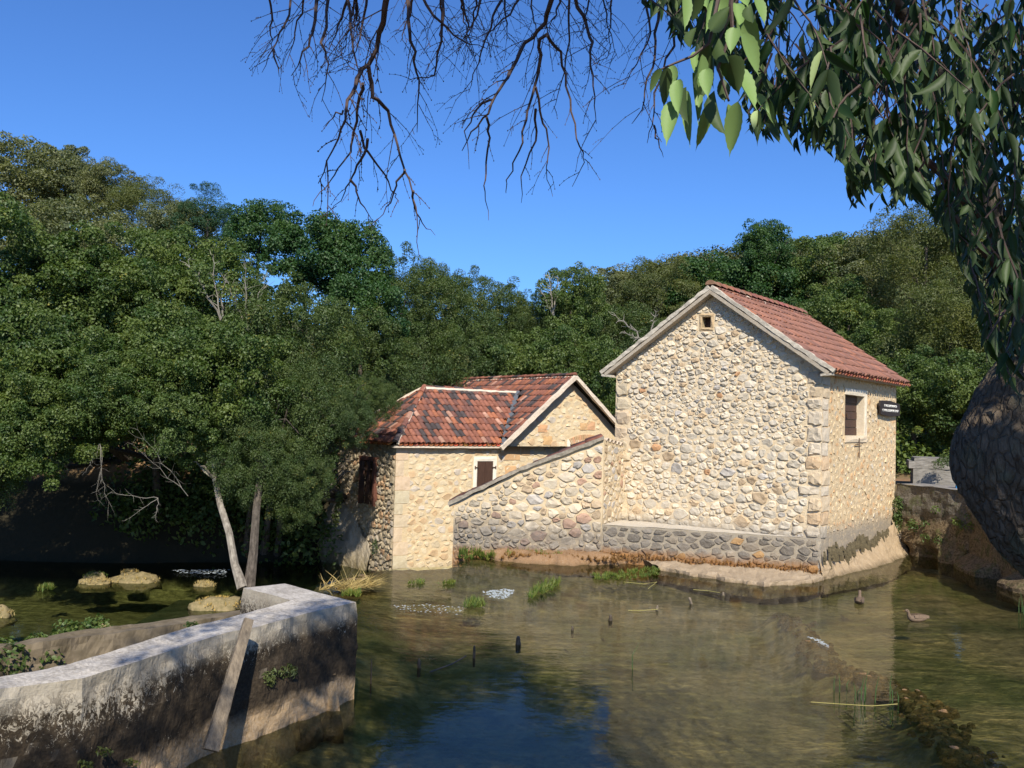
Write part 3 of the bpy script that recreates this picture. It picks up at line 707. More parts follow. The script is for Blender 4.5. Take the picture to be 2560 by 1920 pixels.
def blades(P, n, L, lean, wd=.008, r=rng, droop=.3, flow=None):
    """grass blades: P (k,3) base points; 3-segment strips"""
    P = np.asarray(P); idx = r.integers(0, len(P), n); b = P[idx]; L = L*r.uniform(.5, 1.2, n)
    az = r.uniform(0, 2*PI, n); ln = np.abs(r.normal(0, lean, n)); dx = np.cos(az)*ln; dy = np.sin(az)*ln
    if flow is not None: dx += flow[0]; dy += flow[1]
    D = np.stack([dx, dy, np.ones(n)], 1); D /= np.linalg.norm(D, axis=1)[:, None]
    s = np.stack([-np.sin(az+r.uniform(-1, 1, n)), np.cos(az), np.zeros(n)], 1)*wd*.5
    V = []; 
    for k, (t, w_) in enumerate(((0, 1), (.5, .8), (1, .12))):
        dr = np.stack([dx*0, dy*0, -L*droop*t*t*(1-D[:, 2]+.2)], 1)
        c = b+D*(L*t)[:, None]+dr; V += [c-s*w_, c+s*w_]
    V = np.stack(V, 1).reshape(-1, 3); i0 = np.arange(n)[:, None]*6
    F = np.concatenate([i0+np.array([[0, 1, 3, 2]]), i0+np.array([[2, 3, 5, 4]])]); tv = np.repeat(r.random(n), 6)
    return V, F, tv
def tuft(name, P, n, L, lean, mat, parent=None, wd=.008, droop=.3, flow=None, kind=None, label=None, cat=None, group=None):
    V, F, tv = blades(P, n, L, lean, wd, rng, droop, flow)
    o = link(fast(name, V, F, mat, tv), name, parent)
    if kind: o['kind'] = kind
    if label: tag(o, label, cat, group)
    return o

# ------------------------------------------------------------------ plinth and rock shelf of the mill (parts of the house)
ZP = .89
Dp = gp(1505, 1312, ZP); UD = unit(Dp-(A+Z*ZP)); LD = np.linalg.norm(Dp[:2]-A[:2]); ND = np.array([UD[1], -UD[0], 0]); ND = ND if ND[1] < 0 else -ND
A1 = A+UR*0-UF*.0
mb = MB(); T = [A+Z*ZP, Dp, B+Z*ZP-UR*-.05, ]
V = []; n = 22
for i in range(n+1):
    f = i/n; p = (A+Z*ZP)*(1-f)+Dp*f; q = (A+Z*ZP)*(1-f)+(B+Z*ZP)*f
    for k in range(4):
        g = k/3; x = p*(1-g)+q*g; V.append(x+Z*(noise.noise(Vector(x*4))*.02+.012)+ND*(noise.noise(Vector(x*3+7))*.03 if k == 0 else 0))
F = [(i*4+k, (i+1)*4+k, (i+1)*4+k+1, i*4+k+1) for i in range(n) for k in range(3)]
mesh('plinth_ledge', V, F, stone_mat('ledge_top', (.55, .50, .42), [(.5, .6, .1, GREY, 1)]), house)
wall_face('plinth_face', house, np.array([A[0], A[1], 0]), UD, ND, [(0, -.5), (LD, -.5), (LD, ZP+.01), (0, ZP+.01)], [], M['mortar_p'])
stP = rubble([(0.02, .12), (LD-.02, .12), (LD-.02, ZP-.02), (.02, ZP-.02)], lambda u, v, r: r.uniform(.17, .34), [], 1.7, .006, 8, 5000)
def dark(u, v, m, r):
    k = r.random(); b = r.uniform(.75, 1.2); c = (.20, .175, .145) if k < .72 else (.28, .235, .18) if k < .9 else (.36, .22, .10)
    return tuple(x*b for x in c)
masonry(house, [(A, UD, ND, stP, .03, dark, M['stone_p'])], None, 60, 'plinth_stone')
# tufa under the right wall
rough_wall('footing_rock', house, [(A-UR*.1+NR*.10-Z*.3, A-UR*.05+NR*.02+Z*.42), (A+UR*1.2+NR*.42-Z*.3, A+UR*1.2+NR*.02+Z*.32), (A+UR*3+NR*.75-Z*.3, A+UR*3+NR*.03+Z*.38), (A+UR*5+NR*.6-Z*.3, A+UR*5+NR*.03+Z*.62), (A+UR*6.3+NR*.45-Z*.3, A+UR*6.2+NR*.03+Z*1.2)],
           70, 12, stone_mat('tufa_footing', (.40, .30, .19), [(-.02, .12, .1, (.10, .075, .04), .85)], 1.), .10, 2.2, 3)
def drips():                        # black algae fringe hanging on the right wall foot
    V = []; F = []
    for i in range(90):
        u = rng.uniform(.0, LEN-.3); top = .60+.09*u/LEN+rng.normal(0, .05)+.06*math.sin(u*3); l = rng.uniform(.1, .36); w_ = rng.uniform(.025, .075)
        o3 = A+UR*u+NR*(.035+.03*rng.random()); k = len(V); m_ = 6
        for j in range(m_+1):
            t = j/m_; ww = w_*(1-.6*t)*rng.uniform(.7, 1.2)
            V += [o3+Z*(top-l*t)-UR*ww, o3+Z*(top-l*t)+NR*(.03+.05*t), o3+Z*(top-l*t)+UR*ww]
        for j in range(m_):
            for q in (0, 1): F.append((k+j*3+q, k+j*3+q+1, k+j*3+4+q, k+j*3+3+q))
    mesh('algae_fringe', V, F, flat('black_algae', (.06, .05, .03), .95, 20, .6, c2=(.14, .11, .06)), house, kind='stuff')
drips()
# low pale shelf standing out of the river in front of the plinth
fr = [gp(x, y, .0) for x, y in ((1650, 1426), (1735, 1442), (1850, 1460), (1912, 1468), (2030, 1459), (2060, 1450))]
bk = [A+UD*LD*f for f in (.80, .62, .40, .28, .08, 0)]
V = []; nn = 50; rows = 10
for i in range(nn+1):
    t = i/nn*5; k = min(int(t), 4); f = t-k; p = fr[k]*(1-f)+fr[k+1]*f; q = bk[k]*(1-f)+bk[k+1]*f
    for j in range(rows):
        if j < 4: z = -.25+.32*(j/3)**.7; x = p+(q-p)*(.02*j)
        else: x = p+(q-p)*(.08+.92*(j-4)/(rows-5)); z = .08+.06*(j-4)/(rows-5)
        x = x.copy(); x[2] = z; s = noise.fractal(Vector(x*3.5), 1., 2., 4)
        V.append(x+ND*s*(.14 if j < 5 else .02)+Z*s*.05)
F = [(i*rows+j, (i+1)*rows+j, (i+1)*rows+j+1, i*rows+j+1) for i in range(nn) for j in range(rows-1)]
tag(mesh('rock_shelf', V, F, stone_mat('pale_shelf', (.40, .31, .21), [(-.05, .09, .06, (.13, .09, .045), .9)], 1.), None, False), 'low pale rock shelf standing in the river at the foot of the mill plinth', 'rock')
# brown growth band along the plinth and shed foot
pl = []
for i in range(60):
    f = i/59; p = A+UD*LD*f*1.0
    for k in range(3): pl.append(p+ND*rng.uniform(.0, .10)+Z*rng.uniform(.10, .24))
tuft('hanging_moss', pl, 2600, .14, .5, M['moss'], None, .012, 2.5, None, 'stuff', 'brown moss fringe along the foot of the dark plinth', 'moss')

# ------------------------------------------------------------------ lean-to between the two houses
E_ = at(1135, 1262, 22.0); D0 = np.array([Dp[0], Dp[1], 0]); E0 = np.array([E_[0], E_[1], 0]); US = unit(E0-D0); LS = np.linalg.norm(E0-D0); NS = np.array([US[1], -US[0], 0]); NS = NS if NS[1] < 0 else -NS
zD = at(1505, 1098, Dp[1])[2]; zE = E_[2]
shed = empty('lean_to', D0, 'low stone lean-to with a long sloping mono-pitch tiled top, left of the mill gable', 'outbuilding')
mid = vp(1300, 1178, D0, US); 
pol = [(0, -1.8), (LS, -1.8), (LS, zE-.03), (mid[0], mid[1]), (0, zD)]
wall_face('front_wall', shed, D0, US, NS, pol, [], M['mortar_s'], .014)
st1 = rubble([(.02, -.1), (LS-.02, -.4), (LS-.02, zE-.08), (mid[0], mid[1]-.06), (.02, zD-.1)], lambda u, v, r: r.uniform(.14, .38)*(.75 if u > 2.3 else 1), [], 1.6, .004, 11, 9000)
def shedc(u, v, m, r):
    k = r.random(); b = r.uniform(.8, 1.12); c = (.60, .51, .38) if k < .62 else (.46, .42, .37) if k < .72 else (.50, .38, .25) if k < .9 else (.42, .27, .19)
    if u > 2.3: c = tuple(.72*x+.03 for x in c)
    return tuple(x*b for x in c)
Bs = A+UF*uvf(1556, 1250)[0]; UB = unit(Bs-D0); LB = np.linalg.norm(Bs-D0); NB = np.array([UB[1], -UB[0], 0]); NB = NB if NB[0] > 0 else -NB
zB = at(1556, 1112, Bs[1])[2]
wall_face('return_wall', shed, D0, UB, NB, [(0, .0), (LB, .0), (LB, zB), (0, zD)], [], M['mortar_s'])
st2 = rubble([(.02, ZP), (LB, ZP), (LB, zB-.05), (.02, zD-.1)], lambda u, v, r: r.uniform(.15, .28), [], 1.4, .016, 12, 3000)
masonry(shed, [(D0, US, NS, st1, .05, shedc, M['stone_s']), (D0, UB, NB, st2, .02, shedc, M['stone_s'])], None, 300)
bk_ = -NS*2.6
V = [D0+Z*zD, E0+Z*zE+US*.12, E0+Z*zE+US*.12+bk_, D0+Z*zD+bk_]; V = V+[v-Z*.06 for v in V]
mesh('roof_deck', V, [(0, 1, 2, 3), (4, 7, 6, 5), (0, 4, 5, 1), (1, 5, 6, 2), (3, 2, 6, 7), (0, 3, 7, 4)], M['verge'], shed)
wall_face('rear_wall', shed, D0-NS*2.55, US, -NS, [(0, -1.8), (LS, -1.8), (LS, zE-.03), (0, zD-.02)], [], M['mortar_s'])
wall_face('end_wall', shed, E0, -NS, US, [(0, -1.8), (2.55, -1.8), (2.55, zE-.03), (0, zE-.03)], [], M['mortar_s'])
mp = D0+US*mid[0]+Z*(mid[1]+.02)
strip('verge', shed, D0+Z*(zD+.03)+NS*.02, mp+NS*.02+Z*.03, NS, Z, .16, .09, M['verge_s'], 12, .008)
strip('verge', shed, mp+NS*.02+Z*.03, E0+Z*(zE+.03)+US*.14+NS*.02, NS, Z, .16, .09, M['verge_s'], 14, .008)
def redt(u, v):
    k = rng.random(); b = rng.uniform(.85, 1.15)
    c = (.29, .115, .075) if k < .48 else (.20, .09, .07) if k < .66 else (.075, .06, .06) if k < .88 else (.40, .15, .08) if k < .96 else (.45, .25, .18)
    return tuple(x*b for x in c)
cn = [0]
Vs = unit(D0+Z*zD-E0-Z*zE); Ns_ = unit(np.cross(-NS, Vs)); Ns_ = Ns_ if Ns_[2] > 0 else -Ns_
roof_slope(shed, E0+Z*(zE-.03)+US*.12+NS*.0, -NS, Vs, Ns_, 2.4, np.linalg.norm(D0+Z*zD-E0-Z*zE)+.1, lambda u, v: True, redt, cn, 120, .2, .37)
for k in range(5):                                   # open tile ends on the return wall
    c = D0+UB*(.2+k*(LB-.3)/4.4)+Z*(zD-.06+(zB-zD)*k/5)+NB*.04
    o = bpy.data.objects.new('coping_tile', TILE); COL.objects.link(o); o.parent = shed; o.color = (.62, .50, .38, 1)
    X_, Y_, N_ = UB, -NB, Z; c2 = c-np.array(shed.location)
    o.matrix_basis = Matrix(((X_[0], Y_[0], N_[0], c2[0]), (X_[1], Y_[1], N_[1], c2[1]), (X_[2], Y_[2], N_[2], c2[2]), (0, 0, 0, 1)))

# ------------------------------------------------------------------ small mill house behind
FO = at(984, 1112, 27.0); UA = np.array([.819, .574, 0]); UP = np.array([-.574, .819, 0]); NA = -UP; NL = -UA
ez = FO[2]; FW = np.array([FO[0], FO[1], 0])+(UA+UP)*.2; HW = 2.29; RZ = 1.79
sm = empty('small_mill', FW-Z*2, 'lower stone mill with dark and red mottled tiles, hipped wing and a gable wing', 'house')
s4 = 3.96-.2; sg_ = s4+2.95; s5 = s4+5.9; zt = ez+.10
def uva(px, py): return vp(px, py, FW, UA)
a0 = uva(1193, 1153); a1 = uva(1231, 1220); wA = (a0[0], a1[1]-.55, a1[0], a0[1])
b0 = uva(1425, 1110); b1 = uva(1475, 1110); wB = (b0[0], -.2, b1[0]+.6, b0[1])
pol = [(0, -2.6), (s5, -2.6), (s5, zt), (sg_, ez+2.28), (s4, zt), (0, zt)]
wall_face('front_wall', sm, FW, UA, NA, pol, [wA, wB], M['mortar_h'])
def pale(u, v, m, r):
    b = r.uniform(.9, 1.1); k = r.random(); c = (.68, .56, .38) if k < .62 else (.62, .44, .26) if k < .84 else (.60, .52, .42)
    return tuple(x*b for x in c)
szh = lambda u, v, r: r.uniform(.16, .34)
hsA = (wA[0]-.16, wA[1]-.1, wA[2]+.16, wA[3]+.16); hsB = (wB[0]-.2, wB[1], wB[2]+.2, wB[3]+.5)
sA = rubble([(.02, -2), (s4, -2), (s4, zt-.05), (.02, zt-.05)], szh, [hsA, (0, -2, .42, zt)], 1.5, .02, 21, 7000)
sB = rubble([(s4, -.5), (s5-1.5, -.5), (s5-1.5, zt+.9), (sg_, ez+2.2), (s4, zt)], szh, [hsB, hsA], 1.5, .02, 22, 7000)
def uvl(px, py): return vp(px, py, FW, UP)
l0 = uvl(944, 1150); l1 = uvl(906, 1254); wL = (l0[0], l1[1], l1[0], l0[1])
g0 = uvl(918, 1378); g1 = uvl(909, 1432); wG = (g0[0], g1[1], g1[0], g0[1])
LW = 4.18
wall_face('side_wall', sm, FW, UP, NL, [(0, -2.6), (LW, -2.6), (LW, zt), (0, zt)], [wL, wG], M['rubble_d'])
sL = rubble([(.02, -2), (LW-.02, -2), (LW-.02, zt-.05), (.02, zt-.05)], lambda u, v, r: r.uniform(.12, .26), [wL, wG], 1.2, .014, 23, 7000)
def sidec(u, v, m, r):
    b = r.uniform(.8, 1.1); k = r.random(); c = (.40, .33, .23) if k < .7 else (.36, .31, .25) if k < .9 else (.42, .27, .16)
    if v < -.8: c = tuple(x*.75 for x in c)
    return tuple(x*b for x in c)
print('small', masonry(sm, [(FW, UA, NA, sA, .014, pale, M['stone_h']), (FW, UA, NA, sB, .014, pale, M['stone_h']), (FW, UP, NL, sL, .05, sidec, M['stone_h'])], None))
v = -2; r_ = random.Random(9)
while v < zt-.3:
    hh = r_.uniform(.3, .5); block('quoin', sm, FW, UA, NA, (-.005, v+.01, r_.choice((.28, .42, .5)), v+hh-.01), .02, (.66*r_.uniform(.9, 1.05), .52, .36), M['stone_h'], j=.008); v += hh
wall_face('right_wall', sm, FW+UA*s5, UP, UA, [(0, -2.6), (8, -2.6), (8, zt), (0, zt)], [], M['mortar_h'])
wall_face('rear_wall', sm, FW+UP*LW, UA, UP, [(0, -2.6), (s4+.2, -2.6), (s4+.2, zt), (0, zt)], [], M['mortar_h'])
wall_face('rear_gable', sm, FW+UP*8, UA, UP, [(s4, -2.6), (s5, -2.6), (s5, zt), (sg_, ez+2.28), (s4, zt)], [], M['mortar_h'])
# plank window with white stone frame
def win(parent, O, U, N, h, dep, frame=True, shut=2, fw=.14, name='window', loc=True):
    w_ = bpy.data.objects.new(name, None); COL.objects.link(w_); w_.parent = parent; w_.location = Vector(O+U*h[0]+Z*h[1])-parent.location
    mb = MB(); reveal(mb, O, U, N, h, dep, (.5, .42, .32)); mb.build('reveal', M['stone_h'], w_)
    if frame:
        for nm, q in (('jamb', (h[0]-fw, h[1]-.02, h[0], h[3]+.0)), ('jamb', (h[2], h[1]-.02, h[2]+fw, h[3]+.0)), ('lintel', (h[0]-fw, h[3], h[2]+fw, h[3]+fw*1.1))):
            block(nm, w_, O, U, N, q, .022, (.82, .76, .64), M['plain'], j=.003)
    if shut:
        wd = (h[2]-h[0])/shut
        for k in range(shut):
            mb = MB(); mb.box(O+U*(h[0]+wd*(k+.5))+Z*((h[1]+h[3])/2)-N*.02, U*(wd/2-.006), N*.02, Z*((h[3]-h[1])/2-.01)); mb.build('shutter_board', M['wood'], w_)
    return w_
wa = win(sm, FW, UA, NA, wA, .2)
for zz in (wA[3]-.2, wA[1]+.2):
    for uu, sgn in ((wA[0], -1), (wA[2], 1)):
        mb = MB(); mb.box(FW+UA*(uu+sgn*.03)+Z*zz+NA*.035, UA*.07, NA*.01, Z*.015); mb.box(FW+UA*(uu+sgn*.09)+Z*zz+NA*.035, UA*.012, NA*.014, Z*.05); mb.build('hinge', M['iron'], wa)
wb = win(sm, FW, UA, NA, wB, .3, True, 0, .14)
mb = MB(); mb.box(FW+UA*((wB[0]+wB[2])/2)+Z*((wB[1]+wB[3])/2)-NA*.28, UA*((wB[2]-wB[0])/2), NA*.01, Z*((wB[3]-wB[1])/2)); mb.build('door_panel', M['wood'], wb)
ac = (wB[0]+wB[2])/2; cn_ = uva(1450, 1080); R0 = 1.25
for k in range(21):                                   # flat arch of bricks on edge
    a = math.radians(62+56*k/20); c = FW+UA*(ac-math.cos(a)*R0*1.25*-1)+Z*(wB[3]+.22-R0+math.sin(a)*R0)+NA*.012
    rd = unit(UA*math.cos(a)+Z*math.sin(a)); tg = np.cross(rd, NA)
    mb = MB(); mb.box(c, rd*.12, tg*.026, NA*.018, (.60*rng.uniform(.85, 1.1), .36, .20), .003); mb.build('arch_brick', M['stone_h'], wb)
for q in ((1262, 1190, 1290, 1165), (1345, 1080, 1368, 1062), (1450, 1075, 1467, 1058), (1468, 1075, 1487, 1055), (1358, 1112, 1380, 1090), (1250, 1150, 1300, 1118), (1303, 1138, 1325, 1118), (1300, 1060, 1320, 1045)):
    p0 = uva(q[0], q[1]); p1 = uva(q[2], q[3])
    block('orange_block', sm, FW, UA, NA, (p0[0], p0[1], p1[0], p1[1]), .03, (.62*rng.uniform(.9, 1.1), .38*rng.uniform(.9, 1.1), .20), M['stone_h'], j=.006)
# boxed wooden window on the side wall
wl = win(sm, FW, UP, NL, wL, .25, False, 0)
for q in ((wL[0]-.06, wL[1]-.05, wL[0]+.04, wL[3]+.05), (wL[2]-.04, wL[1]-.05, wL[2]+.06, wL[3]+.05), (wL[0]-.08, wL[3]-.03, wL[2]+.08, wL[3]+.09)):
    mb = MB(); mb.box(FW+UP*((q[0]+q[2])/2)+Z*((q[1]+q[3])/2)+NL*.05, UP*((q[2]-q[0])/2), NL*.08, Z*((q[3]-q[1])/2), (1, 1, 1)); mb.build('frame', flat('red_brown_frame', (.17, .07, .045), .7, 30, .4) if 'red_brown_frame' not in bpy.data.materials else bpy.data.materials['red_brown_frame'], wl)
for k in range(3):
    wd = (wL[2]-wL[0]-.08)/3
    mb = MB(); mb.box(FW+UP*(wL[0]+.04+wd*(k+.5))+Z*((wL[1]+wL[3])/2-.04)+NL*(.03+.05*k), UP*(wd/2-.004), NL*.015, Z*((wL[3]-wL[1])/2-.02)); mb.build('shutter_board', M['wood'], wl)
for zz in (wL[1]+.25, wL[3]-.3):
    mb = MB(); mb.box(FW+UP*((wL[0]+wL[2])/2)+Z*zz+NL*.15, UP*((wL[2]-wL[0])/2-.1), NL*.01, Z*.02); mb.build('hinge_strap', M['iron'], wl)
mb = MB(); reveal(mb, FW, UP, NL, wG, .5); mb.build('drain_slot', M['hole'], sm)
# roofs
O1 = FO.copy(); V1 = unit(UP*HW+Z*RZ); N1 = unit(np.cross(UA, V1)); SL1 = math.hypot(HW, RZ); k1 = HW/SL1
O2 = FO+UP*(2*HW); V2 = unit(UA*HW+Z*RZ); N2 = unit(np.cross(-UP, V2)); N2 = N2 if N2[2] > 0 else -N2
cnt = [0]
roof_slope(sm, O1, UA, V1, N1, 3.96+2.4, SL1, lambda u, v: u > v*k1+.06 and u < 3.96+v*k1-.06, redt, cnt, 300, .18, .33, (.50, .15, .06))
roof_slope(sm, FO, UP, V2, N2, 2*HW, SL1, lambda u, v: u > v*k1+.04 and u < 2*HW-v*k1-.04, redt, cnt, 300, .18, .33, (.50, .15, .06))
O3 = FO+UA*3.96-UP*.12; MR = 2.37; SL3 = math.hypot(2.95, MR); V3 = unit(UA*2.95+Z*MR); N3 = unit(np.cross(-UP, V3)); N3 = N3 if N3[2] > 0 else -N3; k3 = 2.95/SL3
def ok3(u, v):
    t = v*k3; w_ = u-.12
    if w_ < HW: return t > w_+.08
    if w_ < 2*HW: return t > 2*HW-w_+.08
    return True
roof_slope(sm, O3, UP, V3, N3, 8.2, SL3, ok3, redt, cnt, 300, .18, .33, (.50, .15, .06))
O4 = FO+UA*(3.96+5.9)-UP*.12; V4 = unit(-UA*2.95+Z*MR); N4 = unit(np.cross(UP, V4)); N4 = N4 if N4[2] > 0 else -N4
V = []
P_ = lambda u, t, h: FO+UA*u+UP*t+Z*h
V = [P_(0, 0, -.03), P_(3.96, 0, -.03), P_(3.96+2.2, HW, RZ-.05), P_(HW, HW, RZ-.05), P_(0, 2*HW, -.03), P_(3.96, 2*HW, -.03)]
mesh('wing_deck', V, [(0, 1, 2, 3), (0, 3, 4), (4, 3, 2, 5), (0, 4, 5, 1)], M['stone_h'], sm)
V = [P_(3.96, -.1, -.03), P_(3.96+2.95, -.1, MR-.04), P_(3.96+5.9, -.1, -.03), P_(3.96, 8.2, -.03), P_(3.96+2.95, 8.2, MR-.04), P_(3.96+5.9, 8.2, -.03)]
mesh('main_deck', V, [(0, 1, 4, 3), (1, 2, 5, 4), (0, 3, 5, 2)], M['stone_h'], sm)
c9 = [999]; roof_slope(sm, O4, UP, V4, N4, 8.2, SL3, lambda u, v: True, redt, c9, 0, .18, .33)
strip('verge', sm, P_(3.96-.1, -.13, -.10), P_(3.96+2.95, -.13, MR+.02), UP, N3, .12, .13, M['limeline'], 20, .007)
strip('verge', sm, P_(3.96+5.95, -.13, -.05), P_(3.96+2.95, -.13, MR+.02), UP, N4, .12, .13, M['limeline'], 20, .007)
strip('eave_moulding', sm, P_(.02, .08, -.06), P_(3.96, .08, -.06), UP, Z, .16, .07, M['limeline'], 10, .004)
strip('valley_flashing', sm, P_(3.96-.02, -.12, .04), P_(3.96+2.15, HW-.08, RZ+.1), unit(UA-UP), Z, .17, .035, M['lead'], 12, .006)
strip('hip_mortar', sm, P_(.12, -.02, .06), P_(HW, HW-.05, RZ+.1), unit(UA-UP), Z, .07, .09, M['limeline'], 16, .012)
strip('hip_mortar', sm, P_(-.02, 2*HW, .05), P_(HW, HW+.05, RZ+.1), unit(UA+UP), Z, .07, .09, M['limeline'], 16, .012)
strip('ridge_mortar', sm, P_(HW, HW-.1, RZ+.03), P_(3.96+2.15, HW-.1, RZ+.03), V1, N1, .10, .09, M['limeline'], 24, .008)
ridge_tiles(sm, P_(.05, .0, .05), P_(HW, HW, RZ+.08), 8, redt, .10)
ridge_tiles(sm, P_(HW, HW, RZ+.05), P_(3.96+2.2, HW, RZ+.05), 10, redt, .09)
ridge_tiles(sm, P_(3.96+2.95, -.1, MR+.06), P_(3.96+2.95, 8.2, MR+.06), 20, redt, .10)
strip('ridge_mortar', sm, P_(3.96+2.85, -.1, MR+.0), P_(3.96+2.85, 8.2, MR+.0), V3, N3, .06, .06, M['limeline'], 40, .012)
# battered foot at the left corner
rough_wall('battered_foot', sm, [(FW+UP*1.3+NL*.55-Z*2.4, FW+UP*1.3+NL*.03+Z*-.9), (FW+UP*2.6+NL*.9-Z*2.4, FW+UP*2.6+NL*.03+Z*.05), (FW+UP*3.6+NL*1.3-Z*2.4, FW+UP*3.6+NL*.05+Z*.35), (FW+UP*4.5+NL*1.5-Z*2.4, FW+UP*4.4+NL*.05+Z*.5)], 34, 20,
           stone_mat('battered_rock', (.36, .31, .24), [(-1.5, -.7, .7, (.13, .10, .04), .85)], 1.), .14, 1.5, 8)

# ------------------------------------------------------------------ mossy retaining wall at the right
Rw = [C+NR*.05-UR*.1]+[gp(2430, 1228, 1.9), gp(2600, 1262, 1.9)]; Rw = [np.array([p[0], p[1], 0]) for p in Rw]
Rw.append(Rw[-1]+np.array([3.0, -2.5, 0]))
rw = empty('retaining_wall', Rw[0], 'mossy concrete retaining wall on tufa rock, right of the mill', 'wall')
def mossyc():
    m = NT('mossy_wall'); n1 = m.noise(3, 6, .7); n2 = m.noise(18, 5, .7); zz = m.z()[2]
    c = m.mix(m.ramp(n2, .3, .7), (.20, .175, .14), (.10, .085, .065)); c2 = m.mix(m.ramp(n2, .35, .65), (.26, .19, .11), (.07, .05, .03))
    c = m.mix(m.ramp(m.math('ADD', zz, m.math('MULTIPLY', n1, .6)), 1.55, 1.2), c, c2)
    c = m.mix(m.math('MULTIPLY', m.ramp(n1, .52, .6), .5), c, (.07, .085, .02))
    m.pbr(c, .95, m.bump(m.math('ADD', n1, n2), 1., .05), .1); return m.done()
M['mossy'] = mossyc()
rough_wall('wall_face', rw, [(p-Z*.3, p+Z*1.9) for p in Rw], 90, 34, M['mossy'], .11, 1.7, 2, fn=lambda p, f: -.05+max(0, .45-f)*.8*(.5+.5*noise.noise(Vector(p*1.1)))-.5*min(1, max(0, (.30-f)*9))*min(1, max(0, .5+3*noise.noise(Vector((p[0]*.9, p[1]*.9, 3))))))
V = []; 
for i in range(31):
    t = i/30*3; k = min(int(t), 2); f = t-k; p = Rw[k]*(1-f)+Rw[k+1]*f
    for j, o_ in enumerate((-.02, .2, .5, 1.2)): V.append(p+np.array([.85, .35, 0])*o_+Z*(1.9+.02*noise.noise(Vector(p*2+j))))
mesh('coping', V, [(i*4+j, i*4+4+j, i*4+5+j, i*4+1+j) for i in range(30) for j in range(3)], M['slab'], rw)
# stacked slabs behind it
sb = [at(2272, 1165, 26.5), at(2400, 1165, 26.0)]; ub = unit((sb[1]-sb[0])*[1, 1, 0]); nb = np.array([-ub[1], ub[0], 0])
so_ = empty('stone_block', sb[0]*[1, 1, 0], 'rough grey stone block with flat slabs on top, behind the mossy wall', 'stone block')
L_ = 2.6
for nm, z0, z1, dx, tt in (('slab', at(2272, 1170, 26.5)[2], at(2272, 1152, 26.5)[2], 0, .32), ('slab', at(2272, 1152, 26.5)[2], at(2272, 1143, 26.5)[2], .15, .36), ('block', at(2272, 1240, 26.5)[2], at(2272, 1170, 26.5)[2], .12, .24)):
    rough_wall(nm, so_, [(sb[0]*[1, 1, 0]+ub*dx+nb*1.2+Z*z0, sb[0]*[1, 1, 0]+ub*dx+nb*1.2+Z*z1), (sb[0]*[1, 1, 0]+ub*dx+Z*z0, sb[0]*[1, 1, 0]+ub*dx+Z*z1), (sb[0]*[1, 1, 0]+ub*L_+Z*z0, sb[0]*[1, 1, 0]+ub*L_+Z*z1)], 30, 5, M['slab'], .05, 3, dx*9)
    q = sb[0]*[1, 1, 0]+Z*z1; mesh(nm+'_top', [q+ub*dx, q+ub*L_, q+ub*L_+nb*1.4, q+ub*dx+nb*1.4], [(0, 1, 2, 3)], M['slab'], so_)
bp = at(2402, 1215, 23.3)
V = [bp+np.array(p) for p in ((-.12, 0, -.1), (.25, 0, -.1), (.2, .15, .12), (.02, .1, .30), (-.08, .05, .28), (-.11, .02, .1), (.0, .3, -.1))]
tag(mesh('folded_tarp', V, [(0, 1, 2, 5), (5, 2, 3, 4), (0, 5, 6), (5, 4, 6), (4, 3, 6), (3, 2, 6), (2, 1, 6)], M['blue']), 'bright blue folded cloth on the mossy wall beside the dark trunk', 'cloth')

# ------------------------------------------------------------------ foreground concrete walls
ZT = 1.15
near = [(-160, 1790), (0, 1727), (208, 1698), (350, 1655), (477, 1612), (560, 1586), (650, 1568), (760, 1538), (895, 1506)]
far_ = [(-160, 1745), (0, 1695), (174, 1660), (290, 1625), (400, 1590), (503, 1560), (580, 1542), (642, 1526), (729, 1502)]
cw = empty('concrete_wall', gp(400, 1640, 0), 'algae stained concrete wall with a pale sunlit top, turning back at its right end', 'wall')
def slabwall(name, parent, fr, bk, zt, zb, mat, nsub=6, amp=.02, rowsn=10, flare=0.):
    P = [gp(x, y, zt) for x, y in fr]; Q = [gp(x, y, zt) for x, y in bk]; V = []; F = []; cols = 0
    n = len(P)-1; N_ = n*nsub
    for i in range(N_+1):
        k = min(i//nsub, n-1); f = (i-k*nsub)/nsub; p = P[k]*(1-f)+P[k+1]*f; q = Q[k]*(1-f)+Q[k+1]*f; o = unit((p-q)*[1, 1, 0]); col = []
        for j in range(rowsn+1):                     # front, bottom to top
            t = j/rowsn; z = zb+(zt-zb)*t; col.append(np.array([p[0], p[1], z])+o*(flare*(1-t)**3-.035*max(0, t-.9)*10))
        for j in range(1, 6): col.append(p+(q-p)*j/6-o*.035)
        for j in range(5): t = 1-j/4; col.append(np.array([q[0], q[1], zb+(zt-zb)*t]))
        for c in col:
            s = (noise.fractal(Vector(c*2.2), 1., 2., 4)+.5*noise.noise(Vector(c*9)))*amp; V.append(c+o*s+Z*s*.5)
        cols = len(col)
    for i in range(N_):
        for j in range(cols-1): F.append((i*cols+j, (i+1)*cols+j, (i+1)*cols+j+1, i*cols+j+1))
    F.append(tuple(range(cols))); F.append(tuple((N_*cols+j) for j in range(cols))[::-1])
    return mesh(name, V, F, mat, parent)
slabwall('wall_body', cw, near, far_, ZT, -1.0, M['concrete'], 16, .042, 24, .05)
